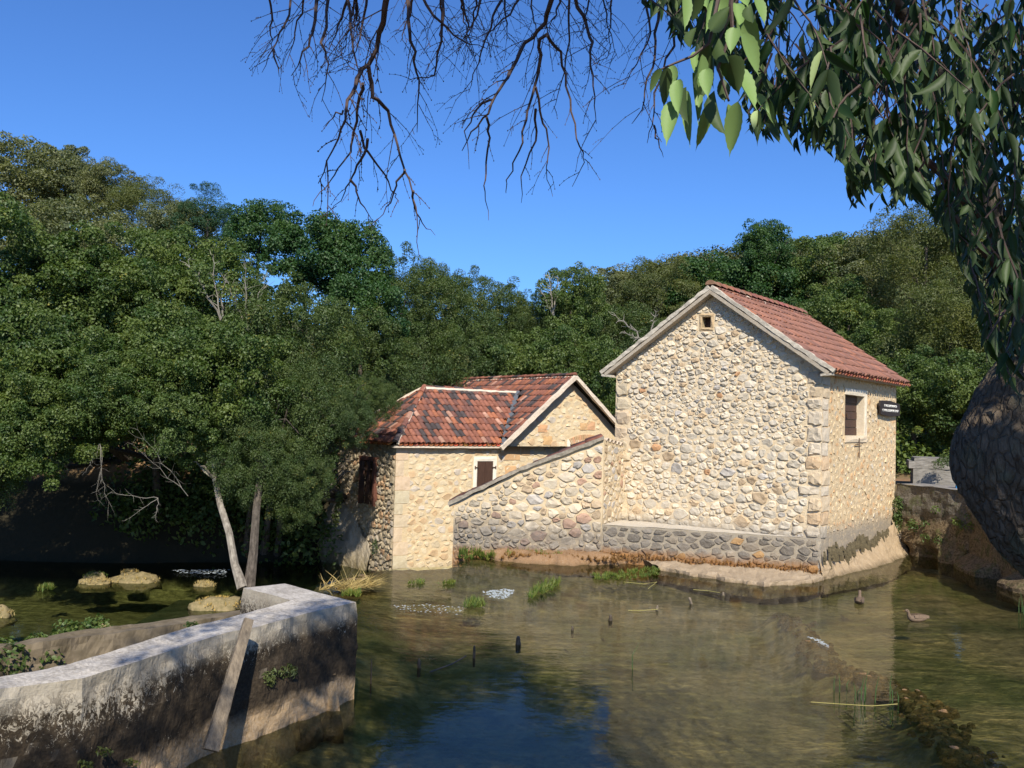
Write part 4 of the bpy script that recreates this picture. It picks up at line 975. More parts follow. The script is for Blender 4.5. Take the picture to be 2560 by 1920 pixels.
# right end block and arm turning back
q = [gp(x, y, ZT) for x, y in ((895, 1506), (712, 1458), (603, 1469), (729, 1502))]
V = []; F = []; per = []
for a in range(4):
    for k in range(8): per.append(q[a]*(1-k/8)+q[(a+1) % 4]*k/8)
rows = 14; n = len(per)
cc = sum(q)/4
for j in range(rows+1):
    for p in per:
        c = np.array([p[0], p[1], -1.0+(ZT+1.0-.0)*j/rows]); s = noise.fractal(Vector(c*2.2), 1., 2., 4)*.02; o = unit((p-cc)*[1, 1, 0]); V.append(c+o*(s-(.03 if j == rows else 0)))
V.append(cc*[1, 1, 0]+Z*ZT)
for j in range(rows):
    for k in range(n): F.append((j*n+k, j*n+(k+1) % n, (j+1)*n+(k+1) % n, (j+1)*n+k))
for k in range(n): F.append((rows*n+k, rows*n+(k+1) % n, len(V)-1))
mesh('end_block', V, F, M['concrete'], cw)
# tufa flange at the water line
Pn = [gp(x, y, 0) for x, y in ((300, 1960), (400, 1905), (477, 1869), (560, 1840), (640, 1808), (720, 1785), (790, 1772), (845, 1768))]
rough_wall('tufa_foot', cw, [(np.array([p[0]+.10, p[1]-.12, -.45]), np.array([p[0]-.06, p[1]+.05, .34+.12*math.sin(i*1.9)])) for i, p in enumerate(Pn)], 120, 16, stone_mat('tufa_foot', (.42, .29, .16), [(-.05, .06, .06, (.10, .07, .035), .8)], 1.), .22, 2.3, 4, smooth=True, fn=lambda p, f: .16*math.sin(PI*min(1, f*1.05)))
# second wall
f2 = [(-160, 1655), (0, 1623), (208, 1592), (417, 1566), (555, 1544), (608, 1535)]; b2 = [(-160, 1640), (0, 1612), (204, 1576), (390, 1552), (530, 1534), (603, 1525)]
w2 = empty('low_wall', gp(300, 1580, 0), 'lower cracked concrete wall behind the pale topped one, ivy on its face', 'wall')
slabwall('wall_body', w2, f2, b2, .62, -2.2, M['slab2'], 20, .06, 36)
# earth between the two walls
V = [gp(x, y, .05) for x, y in ((-60, 1860), (0, 1830), (208, 1790), (400, 1700), (520, 1660), (640, 1618), (600, 1610), (500, 1640), (400, 1668), (208, 1722), (0, 1765), (-60, 1780))]
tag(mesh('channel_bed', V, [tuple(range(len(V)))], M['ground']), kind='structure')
# leaning post
pt = at(622, 1548, 9.0); pb = at(526, 1876, 8.35)
post = empty('leaning_post', pb, 'weathered grey squared timber post leaning against the concrete wall', 'post')
ax = unit(pt-pb); sd_ = unit(np.cross(ax, [0.5, -1, 0])); fr_ = np.cross(ax, sd_); V = []; F = []; L_ = np.linalg.norm(pt-pb)
for i in range(17):
    t = i/16; c = pb+ax*L_*t; wv = .085-.03*t; c = c+sd_*.0
    for k in range(12):
        a = 2*PI*k/12+PI/4; sq = 1/max(abs(math.cos(a)), abs(math.sin(a)))*.82
        s = 1+.06*noise.noise(Vector((k*1.3, i*.6, 2)))+(.12*noise.noise(Vector((k*3.1, i*1.7, 5))) if t < .45 else 0)
        V.append(c+sd_*math.cos(a)*wv*sq*s+fr_*math.sin(a)*wv*.55*sq*s)
for i in range(16):
    for k in range(12): F.append((i*12+k, i*12+(k+1) % 12, i*12+12+(k+1) % 12, i*12+12+k))
F += [tuple(range(12))[::-1], tuple(range(16*12, 17*12))]
mesh('timber', V, F, M['oldwood'], post)
# ------------------------------------------------------------------ foliage
def leaf_cloud(C, R, n_per, ll, lw, r, up=.55, dirs=None, tvc=.5):
    """clumps: C (K,3), R (K,3) radii; two-triangle folded leaves"""
    K = len(C); n = K*n_per; ci = np.repeat(np.arange(K), n_per)
    d = r.normal(0, 1, (n, 3)); d[:, 2] += .45; d /= np.linalg.norm(d, axis=1)[:, None]
    rad = .55+.5*r.random(n)**.7; P = C[ci]+d*R[ci]*rad[:, None]
    nrm = d*.8+r.normal(0, .55, (n, 3)); nrm[:, 2] += up; nrm /= np.linalg.norm(nrm, axis=1)[:, None]
    a = r.normal(0, 1, (n, 3)); a[:, 2] -= .5; a -= nrm*(a*nrm).sum(1)[:, None]; a /= np.linalg.norm(a, axis=1)[:, None]; b = np.cross(nrm, a)
    L = ll*r.uniform(.5, 1.4, n)[:, None]; W = lw*r.uniform(.65, 1.2, n)[:, None]
    V = np.stack([P-a*L*.5, P-b*W*.5+nrm*W*.18+a*L*.05, P+a*L*.5-nrm*L*.1, P+b*W*.5+nrm*W*.18+a*L*.05], 1).reshape(-1, 3)
    i0 = np.arange(n)[:, None]*4; F = np.concatenate([i0+[[0, 1, 2]], i0+[[0, 2, 3]]])
    cv = r.random(K); tv = np.repeat(np.clip(cv[ci]*tvc+r.random(n)*(1-tvc), 0, 1), 4)
    return V, F, tv
def crown_mesh(name, seed, K, n_per, ll, lw, mat, R=3.5, flat_=1.0, crs=.30, lump=.35, droop=0):
    r = np.random.default_rng(seed); d = r.normal(0, 1, (K, 3)); d[:, 2] = d[:, 2]*.9+.15; d /= np.linalg.norm(d, axis=1)[:, None]
    s = np.array([1+lump*noise.fractal(Vector(x*1.5+seed), 1., 2., 3) for x in d])
    rr = R*(.35+.55*r.random(K)**.45)*s; C = d*rr[:, None]*[1, 1, flat_]
    k = R*crs*r.uniform(.5, 1.15, K)[:, None]; RR = k*np.array([1.05, 1.05, .85+droop])
    V, F, tv = leaf_cloud(C, RR, n_per, ll, lw, r, .3, tvc=.6)
    return fast(name, V, F, M[mat], tv)
CR = {}
def crown_lib():
    CR['alder'] = [crown_mesh('crown', 11, 170, 200, .14, .11, 'leaf_a', crs=.18, lump=.5), crown_mesh('crown', 12, 170, 200, .14, .11, 'leaf_a', crs=.17, lump=.6)]
    CR['ash'] = [crown_mesh('crown', 13, 180, 190, .15, .06, 'leaf_b', crs=.17, droop=.15), crown_mesh('crown', 14, 180, 190, .15, .06, 'leaf_b', crs=.16, droop=.2)]
    CR['vine'] = [crown_mesh('crown', 15, 110, 170, .19, .17, 'leaf_c', crs=.24, lump=.4)]
    CR['oak'] = [crown_mesh('crown', 16, 150, 200, .16, .11, 'leaf_o', crs=.2), crown_mesh('crown', 17, 150, 200, .16, .11, 'leaf_o', crs=.22)]
    CR['pine'] = [crown_mesh('crown', 18, 120, 200, .20, .05, 'leaf_p', crs=.2)]
    CR['willow'] = [crown_mesh('crown', 19, 130, 220, .17, .06, 'leaf_w', crs=.22, droop=.2), crown_mesh('crown', 20, 120, 220, .17, .06, 'leaf_w', crs=.2)]
crown_lib()
def trunk_mesh(P, r0, r1, mat, limbs=5, seed=0, name='trunk'):
    r = random.Random(seed); mb = MB(); P = [np.array(p, float) for p in P]; n = 7; Q = []; RR = []
    for i in range(n):
        t = i/(n-1)*(len(P)-1); k = min(int(t), len(P)-2); f = t-k; Q.append(P[k]*(1-f)+P[k+1]*f+np.array([r.gauss(0, .04), r.gauss(0, .04), 0])*(i > 0)); RR.append((r0*(1-i/(n-1))+r1*i/(n-1))*(1.35 if i == 0 else 1))
    mb.tube(Q, RR, 8, wob=.2)
    top = Q[-1]; L = np.linalg.norm(P[-1]-P[0])
    for k in range(limbs):
        a = r.uniform(0, 2*PI); s = Q[r.randint(3, 5)]; d = np.array([math.cos(a), math.sin(a), r.uniform(.4, 1.2)]); ll = L*r.uniform(.1, .2)
        mb.tube([s, s+d*ll*.4, s+d*ll*.75+Z*ll*.15, s+d*ll], [r1*1.2, r1*.8, r1*.5, r1*.2], 5)
    return mb
def tree(px, pt, rp, d, kind, label, k=0, zs=1., base=None, group='trees on the far bank', path=None, bark='bark', cat='tree', dz=0):
    rw = rp/FOC*d; c = at(px, pt+rp*zs*.95, d); g = float(gh(np.array(c[0]), np.array(c[1]))) if base is None else base
    root = empty(path and 'alder_tree' or {'alder': 'alder_tree', 'ash': 'ash_tree', 'vine': 'vine_covered_tree', 'oak': 'oak_tree', 'pine': 'pine_tree', 'willow': 'willow_tree'}[kind], (c[0], c[1], g), label, cat, group)
    me = CR[kind][k % len(CR[kind])]; o = bpy.data.objects.new('crown', me); COL.objects.link(o); o.parent = root
    o.location = (0, 0, c[2]-g); s = rw/3.5*1.2; o.scale = (s, s, s*zs); o.rotation_euler = (0, 0, (px*.7+k) % 6.28)
    by = c[1]
    if path is None and d < 29 and px < 900:
        by = 31.5; g = float(gh(np.array(c[0]), np.array(by))); root.location = (c[0], by, g); o.location = (0, c[1]-by, c[2]-g)
    P = path or [(c[0]+.2, by+.1, g), (c[0]-.1, (c[1]+by)/2, g+(c[2]-g)*.6), (c[0], c[1], c[2]+rw*.1)]
    if 'hipped roof' in label or 'left eave' in label:
        b0 = np.array([min(c[0]-3, -7.6), 29.6, float(gh(np.array(-7.6), np.array(29.6)))]); root.location = Vector(b0); o.location = Vector(c-b0); P = [b0, b0+np.array([.3, -.8, 1.6]), (c[0]-.9, c[1]-.4, c[2]-rw*.9), (c[0]-.1, c[1], c[2])]
    trunk_mesh(P, .07+.03*rw, .03+.010*rw, M[bark], 5, int(px)).build('trunk', M[bark], root)
    return root
TL = [  # alders outside the left edge are added to shade the bank
 (-130, 880, 150, 23, 'alder', 'alder added just outside the left edge over the pool to shade the bank', 0, 1.),
 (-150, 620, 170, 26, 'alder', 'tall alder added just outside the left edge to shade the bank', 1, 1.),
 (-330, 820, 170, 24.5, 'alder', 'alder added further outside the left edge to shade the bank', 1, 1.1),
 (-60, 1110, 95, 24, 'ash', 'low drooping foliage at the very left edge of the pool', 0, 1.), # px, top, r, depth, kind, label, k, zs
 (62, 366, 128, 46, 'oak', 'large olive-grey oak cut by the left edge on the skyline', 0, .9),
 (165, 385, 90, 48, 'oak', 'olive-grey oak just right of the large one at the left edge', 1, .9),
 (272, 412, 72, 45, 'oak', 'round-headed grey-green oak standing clear on the left skyline', 0, .95),
 (370, 468, 80, 44, 'willow', 'light feathery tree right of the round-headed oak', 0, .95),
 (455, 520, 90, 42, 'oak', 'dull olive tree in the dip of the left skyline', 1, 1),
 (518, 487, 78, 41, 'pine', 'dark blue-green dome of a pine on the left skyline', 0, .95),
 (150, 520, 130, 40, 'oak', 'brownish olive tree below the left skyline oaks', 1, .85),
 (290, 560, 120, 38, 'oak', 'olive tree below the round-headed oak', 0, .9),
 (652, 517, 78, 35, 'vine', 'vine covered tree right of the pine dome', 0, .95),
 (770, 545, 100, 33, 'vine', 'vine covered tree with large leaves, highest of the middle skyline', 0, .95),
 (885, 575, 92, 33.5, 'vine', 'vine covered tree whose rounded right shoulder meets the sky', 0, 1.1),
 (910, 700, 95, 32, 'vine', 'vine covered tree below the rounded shoulder', 0, 1.),
 (30, 540, 170, 27, 'alder', 'bright green alder at the left edge, upper part', 0, 1),
 (215, 640, 160, 28, 'alder', 'alder with dark hollows, second from the left edge', 1, 1),
 (400, 600, 150, 29.5, 'alder', 'alder below the dip in the left skyline', 0, 1),
 (560, 640, 150, 28.5, 'alder', 'alder with dead branches among its leaves below the pine dome', 1, 1),
 (720, 720, 165, 27.5, 'ash', 'narrow-leaved tree in the middle of the left bank', 0, 1),
 (880, 790, 135, 31, 'ash', 'narrow-leaved tree just above the small mill roof', 1, 1),
 (60, 800, 170, 25, 'alder', 'low alder at the left edge hanging over the pool', 1, 1.1),
 (260, 850, 150, 25.5, 'alder', 'alder hanging over the dark recess of the pool', 0, .9),
 (410, 790, 150, 25, 'alder', 'bright alder left of the leaning pale trunk', 1, 1.),
 (690, 960, 130, 24.8, 'ash', 'drooping tree over the pool right of the leaning pale trunk', 0, 1.15),
 (785, 905, 108, 25.3, 'ash', 'drooping tree reaching over the hipped roof end', 1, 1.15),
 (765, 1125, 62, 24.4, 'ash', 'low drooping tree beside the side wall of the small mill', 0, 1.15),
 (1010, 655, 110, 38, 'ash', 'feathery tree right of the vine covered shoulder', 0, 1),
 (1110, 685, 100, 41, 'ash', 'thin-topped tree behind the small mill ridge', 1, 1.05),
 (1215, 705, 95, 44, 'ash', 'feathery tree left of the lowest gap in the skyline', 0, 1),
 (1290, 765, 75, 47, 'ash', 'small tree in the lowest gap of the skyline', 1, 1),
 (1430, 686, 85, 42, 'alder', 'pointed tree right of the lowest gap in the skyline', 0, 1.25),
 (1360, 740, 80, 43, 'ash', 'bushy tree left of the pointed one', 0, 1),
 (1540, 675, 95, 52, 'oak', 'dark oak on the slope left of the mill gable', 0, .9),
 (1640, 655, 100, 50, 'willow', 'yellow-green tree above the left roof slope of the mill', 1, .95),
 (1560, 780, 110, 44, 'ash', 'tree with bare grey branches left of the mill roof', 1, 1),
 (1780, 660, 110, 52, 'vine', 'dark green tree behind the apex of the mill', 0, .9),
 (1908, 565, 62, 50, 'vine', 'tall dark tree standing above the slope right of the apex', 0, 1.1),
 (1905, 660, 95, 50, 'vine', 'dark tree directly below the tall one', 0, 1),
 (2050, 610, 120, 50, 'alder', 'broad tree on the slope above the mill roof ridge', 0, .9),
 (2180, 600, 110, 47, 'oak', 'brown-green tree right of the broad slope tree', 0, 1),
 (2320, 505, 125, 40, 'willow', 'tall pale-leaved tree on the right under the hanging leaves', 0, 1.05),
 (2470, 500, 140, 40, 'willow', 'pale-leaved tree near the right edge', 1, 1),
 (2120, 720, 110, 43, 'alder', 'dark tree behind the right roof slope', 1, 1),
 (2230, 790, 110, 38, 'alder', 'dark tree beyond the right end of the mill roof', 0, 1),
 (2380, 720, 130, 35, 'willow', 'grey-green tree beside the shop sign', 0, 1),
 (2530, 720, 130, 34, 'willow', 'grey-green tree at the right edge behind the trunk', 1, 1),
 (2290, 900, 110, 32, 'alder', 'bush-like tree right of the mill wall', 1, 1),
 (2430, 900, 130, 31, 'alder', 'dark tree above the stone block', 0, 1),
 (2560, 920, 120, 30, 'alder', 'dark tree behind the leaning trunk', 1, 1),
 (2000, 800, 100, 48, 'alder', 'tree hidden mostly by the mill roof', 0, 1),
 (960, 860, 110, 35, 'ash', 'tree touching the top of the hipped roof', 1, .9),
 (1060, 810, 120, 37, 'ash', 'tree directly above the wing ridge', 0, 1),
 (1180, 800, 120, 39.5, 'ash', 'tree behind the ridge of the small mill', 1, 1),
 (1300, 850, 110, 40, 'alder', 'tree above the small mill gable', 0, 1),
 (1420, 830, 110, 39, 'alder', 'tree between the small gable and the mill', 1, 1.1),
 (1510, 870, 100, 38, 'alder', 'low tree in the gap left of the mill wall', 0, 1.1),
 (70, 960, 130, 22.6, 'alder', 'lowest leaf mass at the left edge above the pool', 0, 1.),
 (215, 930, 110, 23.2, 'alder', 'lowest leaf mass right of the one at the left edge', 1, .95),
 (345, 890, 115, 23.6, 'alder', 'leaf mass above the reddish bank', 0, .9),
 (470, 960, 100, 23.4, 'alder', 'leafy tree directly left of the pale leaning trunk top', 1, 1.),
 (635, 1060, 95, 23.6, 'ash', 'low leafy tree right of the pale leaning trunk', 1, 1.1),
 (705, 1110, 82, 23.9, 'ash', 'low drooping leaf mass over the dark water beside the mill', 0, 1.15),
 (745, 1190, 55, 24.1, 'ash', 'lowest drooping leaf mass touching the dark water beside the mill foot', 1, 1.2),
 (935, 950, 60, 26.2, 'ash', 'feathery leaves covering the apex of the hipped roof', 0, 1.),
 (893, 1040, 40, 25.3, 'ash', 'small spray of leaves over the left eave of the small mill', 1, 1.),
 (868, 985, 62, 24.9, 'ash', 'leaves hanging over the left end of the hipped roof', 0, 1.1),
 (540, 1180, 70, 33, 'ash', 'dark shrub tree on the far bank behind the leaning trunk', 1, 1),
 (10, 1130, 110, 33, 'alder', 'dark shrub tree on the far bank at the left edge', 0, .8),
]
for q in TL: tree(*q[:6], k=q[6], zs=q[7])
# the leaning pale trunk in the pool
pp = [at(607, 1470, 22.6), at(583, 1400, 22.8), at(560, 1300, 23.2), at(540, 1220, 23.6), at(528, 1150, 24), at(540, 1020, 24.5)]
tree(560, 830, 145, 24.2, 'alder', 'alder on a pale leaning trunk rising from the pool', 0, 1.05, -1.7, 'trees on the far bank', pp, 'bark_g')
mb = MB(); mb.tube([at(622, 1468, 22.7), at(634, 1380, 22.9), at(640, 1280, 23.1), at(655, 1150, 23.6)], [.15, .12, .10, .08], 8, wob=.2)
tag(mb.build('dead_tree', M['bark']), 'dark second trunk beside the pale leaning one in the pool', 'tree')
# sprays with pale dead twigs over the pool
def twig_net(start, ends, r0, n=8, seed=0, mat='twig_g', side=.5):
    r = random.Random(seed); mb = MB()
    for e in ends:
        P = [np.array(start)]; L = np.linalg.norm(np.array(e)-start)
        for i in range(1, n): f = i/n; P.append(np.array(start)*(1-f)+np.array(e)*f+np.array([r.gauss(0, .04), r.gauss(0, .04), r.gauss(0, .05)])*L*.5)
        P.append(np.array(e)); mb.tube(P, [r0*(1-.8*i/n) for i in range(n+1)], 4)
        for i in range(2, n+1):
            for s in range(2):
                d = unit(P[i]-P[i-1]+np.array([r.gauss(0, .9), r.gauss(0, .5), r.gauss(0, .7)])*L/n); l = L*r.uniform(.08, .25)
                q = P[i]; w_ = unit(d+np.array([0, 0, r.gauss(0, .5)])); mb.tube([q, q+d*l*.5, q+d*l*.5+w_*l*.5], [r0*.35, r0*.25, r0*.12], 3, cap=False)
    return mb
tag(twig_net(at(395, 1245, 22.6), [at(275, 1232, 22.3), at(318, 1298, 22.2), at(390, 1300, 22.4)], .008, seed=2).build('dead_branch', M['twig_g']), 'pale dead branch hanging over the dark pool left of the leaning trunk', 'branch')
tag(twig_net(at(250, 1110, 22.8), [at(245, 1250, 22.2), at(270, 1275, 22.3), at(215, 1180, 22.2)], .007, seed=3).build('dead_branch', M['twig_g']), 'thin dead branch drooping below the alder at the far left', 'branch')
tag(twig_net(at(470, 1240, 22.5), [at(345, 1075, 22.2), at(330, 1110, 22.2)], .007, seed=4).build('dead_branch', M['twig_g']), 'grey dead twigs sticking out under the leaves above the reddish bank', 'branch')
for (bx, by, dd, ends, lb) in ((620, 830, 26.6, ((610, 660), (560, 690), (660, 700), (585, 740)), 'bare grey branches showing among the leaves below the pine dome'), (552, 800, 26.4, ((530, 640), (470, 650), (560, 700)), 'bare brown branches left of the taller bare ones among the leaves'),
                              (1620, 860, 41, ((1540, 790), (1560, 830), (1640, 780), (1670, 800)), 'bare grey branches left of the mill roof slope'), (1385, 790, 41, ((1370, 690), (1395, 695), (1350, 720)), 'thin dead top reaching into the sky in the gap')):
    tag(twig_net(at(bx, by, dd), [at(x, y, dd-.3) for x, y in ends], .03 if dd < 30 else .05, seed=int(bx)).build('dead_branch', M['twig_g'] if dd < 50 else M['bark']), lb, 'branch')

# far wooded hill
def far_forest():
    r = np.random.default_rng(4); C = []; R = []
    for i in range(4200):
        y = 62+150*r.random()**1.0; x = r.uniform(-.12, .75)*y
        z = float(gh(np.array(x), np.array(y))); s = r.uniform(1.6, 3.6)
        for k in range(2): C.append((x+r.normal(0, 1), y+r.normal(0, 1), z+1.2+s*.5+k*s*.45)); R.append((s*(1-.3*k), s*(1-.3*k), s*.75))
    V, F, tv = leaf_cloud(np.array(C), np.array(R), 62, .55, .42, r, .6, tvc=.75)
    tag(link(fast('far_forest', V, F, M['leaf_f'], tv), 'far_forest'), 'hazy olive woodland covering the hill behind everything', 'woodland', kind='stuff')
far_forest()
def undergrowth():
    r = np.random.default_rng(6); C = []; R = []
    for i in range(620):
        x = r.uniform(-30, 22); y = 30+r.random()*14
        if -6 < x < 8 and y < 37: continue
        if x < -6 and r.random() < .6: y = 29+r.random()*3
        if x < -13 and y < 31: continue
        z = float(gh(np.array(x), np.array(y)))
        s = r.uniform(.5, 1.2); z = max(z, -1.6); C.append((x, y, z+s*.6)); R.append((s, s, s*.9))
    V, F, tv = leaf_cloud(np.array(C), np.array(R), 190, .17, .12, r, .5)
    tag(link(fast('undergrowth', V, F, M['leaf_a'], tv), 'undergrowth'), 'dark shrubs filling the ground beneath the trees', 'undergrowth', kind='stuff')
undergrowth()

# ------------------------------------------------------------------ hackberry in front: trunk, limbs, hanging leaves
hb = empty('hackberry_tree', (3.9, 4.2, .3), 'dark leaning hackberry trunk at the right edge with long serrated leaves hanging into the picture', 'tree')
tp = [at(3250, 1760, 4.0), at(3000, 1590, 4.05), at(2800, 1440, 4.1), at(2620, 1290, 4.15), at(2540, 1150, 4.2), at(2582, 1030, 4.25), at(2665, 880, 4.3), at(2790, 560, 4.2), at(2860, 100, 3.6), at(2860, -700, 2.6)]
def bark_tube(P, R, name, mat, parent, nseg=190, nr=150, amp=.05):
    P = np.array(P); t = np.linspace(0, len(P)-1, nseg); V = []; F = []; Q = np.stack([np.interp(t, np.arange(len(P)), P[:, k]) for k in range(3)], 1); RR = np.interp(t, np.arange(len(P)), R)
    for _ in range(3): Q[1:-1] = (Q[:-2]+Q[1:-1]*2+Q[2:])/4
    a = np.array([1., 0, 0])
    for i in range(nseg):
        d = unit(Q[min(i+1, nseg-1)]-Q[max(i-1, 0)]); a = unit(a-d*np.dot(a, d)); b = np.cross(d, a)
        for k in range(nr):
            q = 2*PI*k/nr; n_ = a*math.cos(q)+b*math.sin(q); s = 1+(.035*(1-abs(noise.noise(Vector((n_[0]*8+i*.03, n_[1]*8, i*.16))))*4) if nr > 20 else 0)+amp*noise.fractal(Vector((n_[0]*1.6, n_[1]*1.6, i*.05)), 1., 2., 4)+.025*noise.noise(Vector((n_[0]*7, n_[1]*7, i*.09)))
            V.append(Q[i]+n_*RR[i]*s)
    for i in range(nseg-1):
        for k in range(nr): F.append((i*nr+k, i*nr+(k+1) % nr, (i+1)*nr+(k+1) % nr, (i+1)*nr+k))
    return mesh(name, V, F, mat, parent, True)
bark_tube(tp, [.42, .34, .29, .27, .28, .26, .22, .17, .14, .11], 'trunk', M['bark_h'], hb)
def leaf_geo(n=9, fold=.28, serr=.10, curve=.35):
    V = []; F = []
    for i in range(n+1):
        t = i/n; w_ = .5*math.sin(PI*min(1, t**.72*1.02))**.9*(1-.25*t)*(1+serr*(1 if i % 2 else -1)) if 0 < i < n else .004
        if t > .82: w_ *= .55
        y = t; z = -curve*t*t*.5
        V += [(-w_, y, z+fold*w_), (0, y, z), (w_, y, z+fold*w_)]
    for i in range(n):
        for k in (0, 1): F.append((i*3+k, i*3+k+1, i*3+4+k, i*3+3+k))
    return np.array(V), F
LEAFS = []
for s in range(5):
    v, f = leaf_geo(16, (.2, .35, .45, .1, .3)[s], .035, (.2, .5, .3, .7, -.2)[s])
    me = fast('leaf', v, np.array(f), M['hack'], np.full(len(v), (.05, .25, .45, .15, .95)[s]), smooth=True); LEAFS.append(me)
LV, LF = leaf_geo(5, .3, .0, .4); LF = np.array(LF)
nleaf = [0]; SV = []; SF = []; ST = []
hbl = np.array(hb.location)
def place_leaf(b, tip, wd, roll, idx, indiv=True):
    b = np.array(b); tip = np.array(tip); y = tip-b; L = np.linalg.norm(y); y /= L; a = np.cross(y, [0, 1, .1]); a = unit(a); nn_ = np.cross(a, y)
    x = a*math.cos(roll)+nn_*math.sin(roll); z = np.cross(x, y)
    if indiv and nleaf[0] < 300:
        o = bpy.data.objects.new('leaf', LEAFS[idx % 5]); COL.objects.link(o); o.parent = hb; c = b-hbl
        o.matrix_basis = Matrix(((x[0]*wd, y[0]*L, z[0]*L, c[0]), (x[1]*wd, y[1]*L, z[1]*L, c[1]), (x[2]*wd, y[2]*L, z[2]*L, c[2]), (0, 0, 0, 1))); nleaf[0] += 1
    else:
        SV.append(b+LV[:, :1]*x*wd+LV[:, 1:2]*y*L+LV[:, 2:3]*z*L); ST.append((.05, .25, .45, .15, .8)[idx % 5])
def zc(x, y): return x/2.212+1560, y/2.212
tw = MB()
bright = [(590, 30, 450, 210, 90), (640, 75, 755, 270, 105), (650, 180, 730, 430, 100), (575, 310, 640, 520, 130), (590, 360, 715, 640, 120), (610, 150, 590, 310, 80), (470, 255, 480, 480, 95), (395, 285, 420, 480, 55), (212, 378, 150, 520, 55), (240, 372, 218, 600, 70), (268, 358, 275, 525, 66), (282, 556, 240, 830, 100), (345, 480, 335, 700, 95), (475, 560, 392, 830, 66), (432, 300, 395, 560, 66),
          (500, 500, 545, 790, 88), (575, 575, 565, 850, 92), (630, 560, 590, 865, 96), (400, 152, 345, 290, 60), (505, 5, 440, 205, 64), (720, -20, 770, 150, 80), (520, 200, 575, 390, 80), (545, -40, 590, 90, 90), (330, -40, 320, 180, 80), (400, -60, 385, 130, 80), (450, -80, 470, 70, 80), (640, -80, 690, 60, 90), (420, 380, 440, 560, 70), (380, 400, 395, 720, 60), (300, 440, 310, 660, 80), (700, 20, 700, 150, 70), (350, 500, 375, 830, 60), (455, 380, 470, 560, 80), (540, 430, 560, 580, 70), (620, 20, 640, 190, 70)]
for i, (x0, y0, x1, y1, wd) in enumerate(bright):
    dd = 1.5+.10*math.sin(i*2.1); a = at(*zc(x0, y0), dd); b = at(*zc(x1, y1), dd+rng.uniform(-.04, .05)); place_leaf(a, b, wd/2.212/FOC*dd*1.15, rng.uniform(-.7, .7)+(0 if i % 3 == 0 else PI), 4 if i % 3 else 2)
tw.tube([at(*zc(620, -200), 1.52), at(*zc(590, 30), 1.5), at(*zc(600, 160), 1.5), at(*zc(520, 380), 1.5), at(*zc(580, 560), 1.5)], [.006, .004, .003, .0025, .002], 5)
tw.tube([at(*zc(560, -200), 1.55), at(*zc(470, 240), 1.5), at(*zc(380, 310), 1.5), at(*zc(280, 350), 1.5), at(*zc(200, 385), 1.5)], [.005, .003, .0025, .002, .0015], 5)
LB = [(1560, 0), (1640, 60), (1690, 120), (1760, 190), (1850, 250), (1872, 385), (1949, 378), (2012, 392), (2053, 392), (2093, 415), (2116, 455), (2107, 512), (2134, 538), (2200, 520), (2234, 556), (2274, 525), (2328, 570), (2387, 650), (2430, 800), (2470, 960), (2530, 1010), (2700, 1040)]
def lowb(x): return float(np.interp(x, [p[0] for p in LB], [p[1] for p in LB]))
def topx(p): v = np.array(p)-[0, 0, H]; return 1280+FOC*v@cR/(v@cF), 960-FOC*v@cU/(v@cF)
HOLES = ((2012, 105, 46, 60), (2212, 300, 44, 62), (1935, 165, 32, 60), (2150, 395, 24, 34), (1700, 330, 30, 200))
def spray(px, py, d, L, n, ll, r, indiv):
    p = at(px, py, d); P = [p]; dr = np.array([r.gauss(0, .35), r.gauss(0, .3), -.45])
    for i in range(n):
        dr = unit(dr+np.array([r.gauss(0, .18), r.gauss(0, .15), -.16])); P.append(P[-1]+dr*L/n)
    kept = []; jj = r.uniform(-6, 38)
    for i in range(1, n+1):
        q = P[i]
        for s in (-1, 1):
            t = q+unit(np.array([s*.30+r.gauss(0, .26), r.gauss(0, .35), -1.15+r.gauss(0, .2)]))*ll*r.uniform(.65, 1.15)
            x, y = topx(t); xb, yb = topx(q)
            if y > lowb(x)-jj or y > lowb(xb)+10: continue
            if any(((x-h[0])/h[2])**2+((y-h[1])/h[3])**2 < 1 for h in HOLES): continue
            place_leaf(q, t, ll*r.uniform(.20, .30), r.uniform(-1.2, 1.2)+(PI if r.random() < .35 else 0), r.randint(0, 3) if r.random() < .965 else 4, indiv); kept.append(i)
    if kept: tw.tube(P[:max(kept)+1], [.0035*(1-.7*i/n) for i in range(max(kept)+1)], 4, cap=False)
r_ = random.Random(17)
for k in range(62):
    x = r_.uniform(1850, 2330); spray(x, r_.uniform(-80, max(40, lowb(x)-120)), r_.uniform(2.2, 3.2), .34, 6, .105, r_, True)
for k in range(26):
    x = r_.uniform(2200, 2620); spray(x, r_.uniform(-80, lowb(x)-150), r_.uniform(2.3, 3.3), .36, 6, .10, r_, False)
for k in range(430):
    x = 1640+1020*r_.random()**.62; y = r_.uniform(-120, max(20, lowb(x)-60)); d = r_.uniform(3.4, 6.2)
    if x < 2000 and y > 120 and r_.random() < .8: continue
    spray(x, y, d, .5, 7, .092, r_, False)
for k in range(60):
    x = r_.uniform(1560, 1900); spray(x, r_.uniform(-260, -20), r_.uniform(2.4, 4.), .3, 5, .09, r_, False)
n = len(SV); V = np.concatenate(SV); F = (np.arange(n)[:, None, None]*len(LV)+LF[None]).reshape(-1, 4); print('leaves', nleaf[0], n)
fo = link(fast('foliage', V, F, M['hack'], np.repeat(ST, len(LV)), smooth=True), 'foliage', hb); fo['kind'] = 'stuff'
limb = [at(2640, 880, 4.3), at(2500, 600, 4.6), at(2440, 350, 4.7), at(2330, 150, 4.6), at(2200, -60, 4.3), at(2000, -400, 3.8)]
bark_tube(limb, [.11, .06, .045, .035, .03, .03], 'limb', M['bark'], hb, 30, 10)
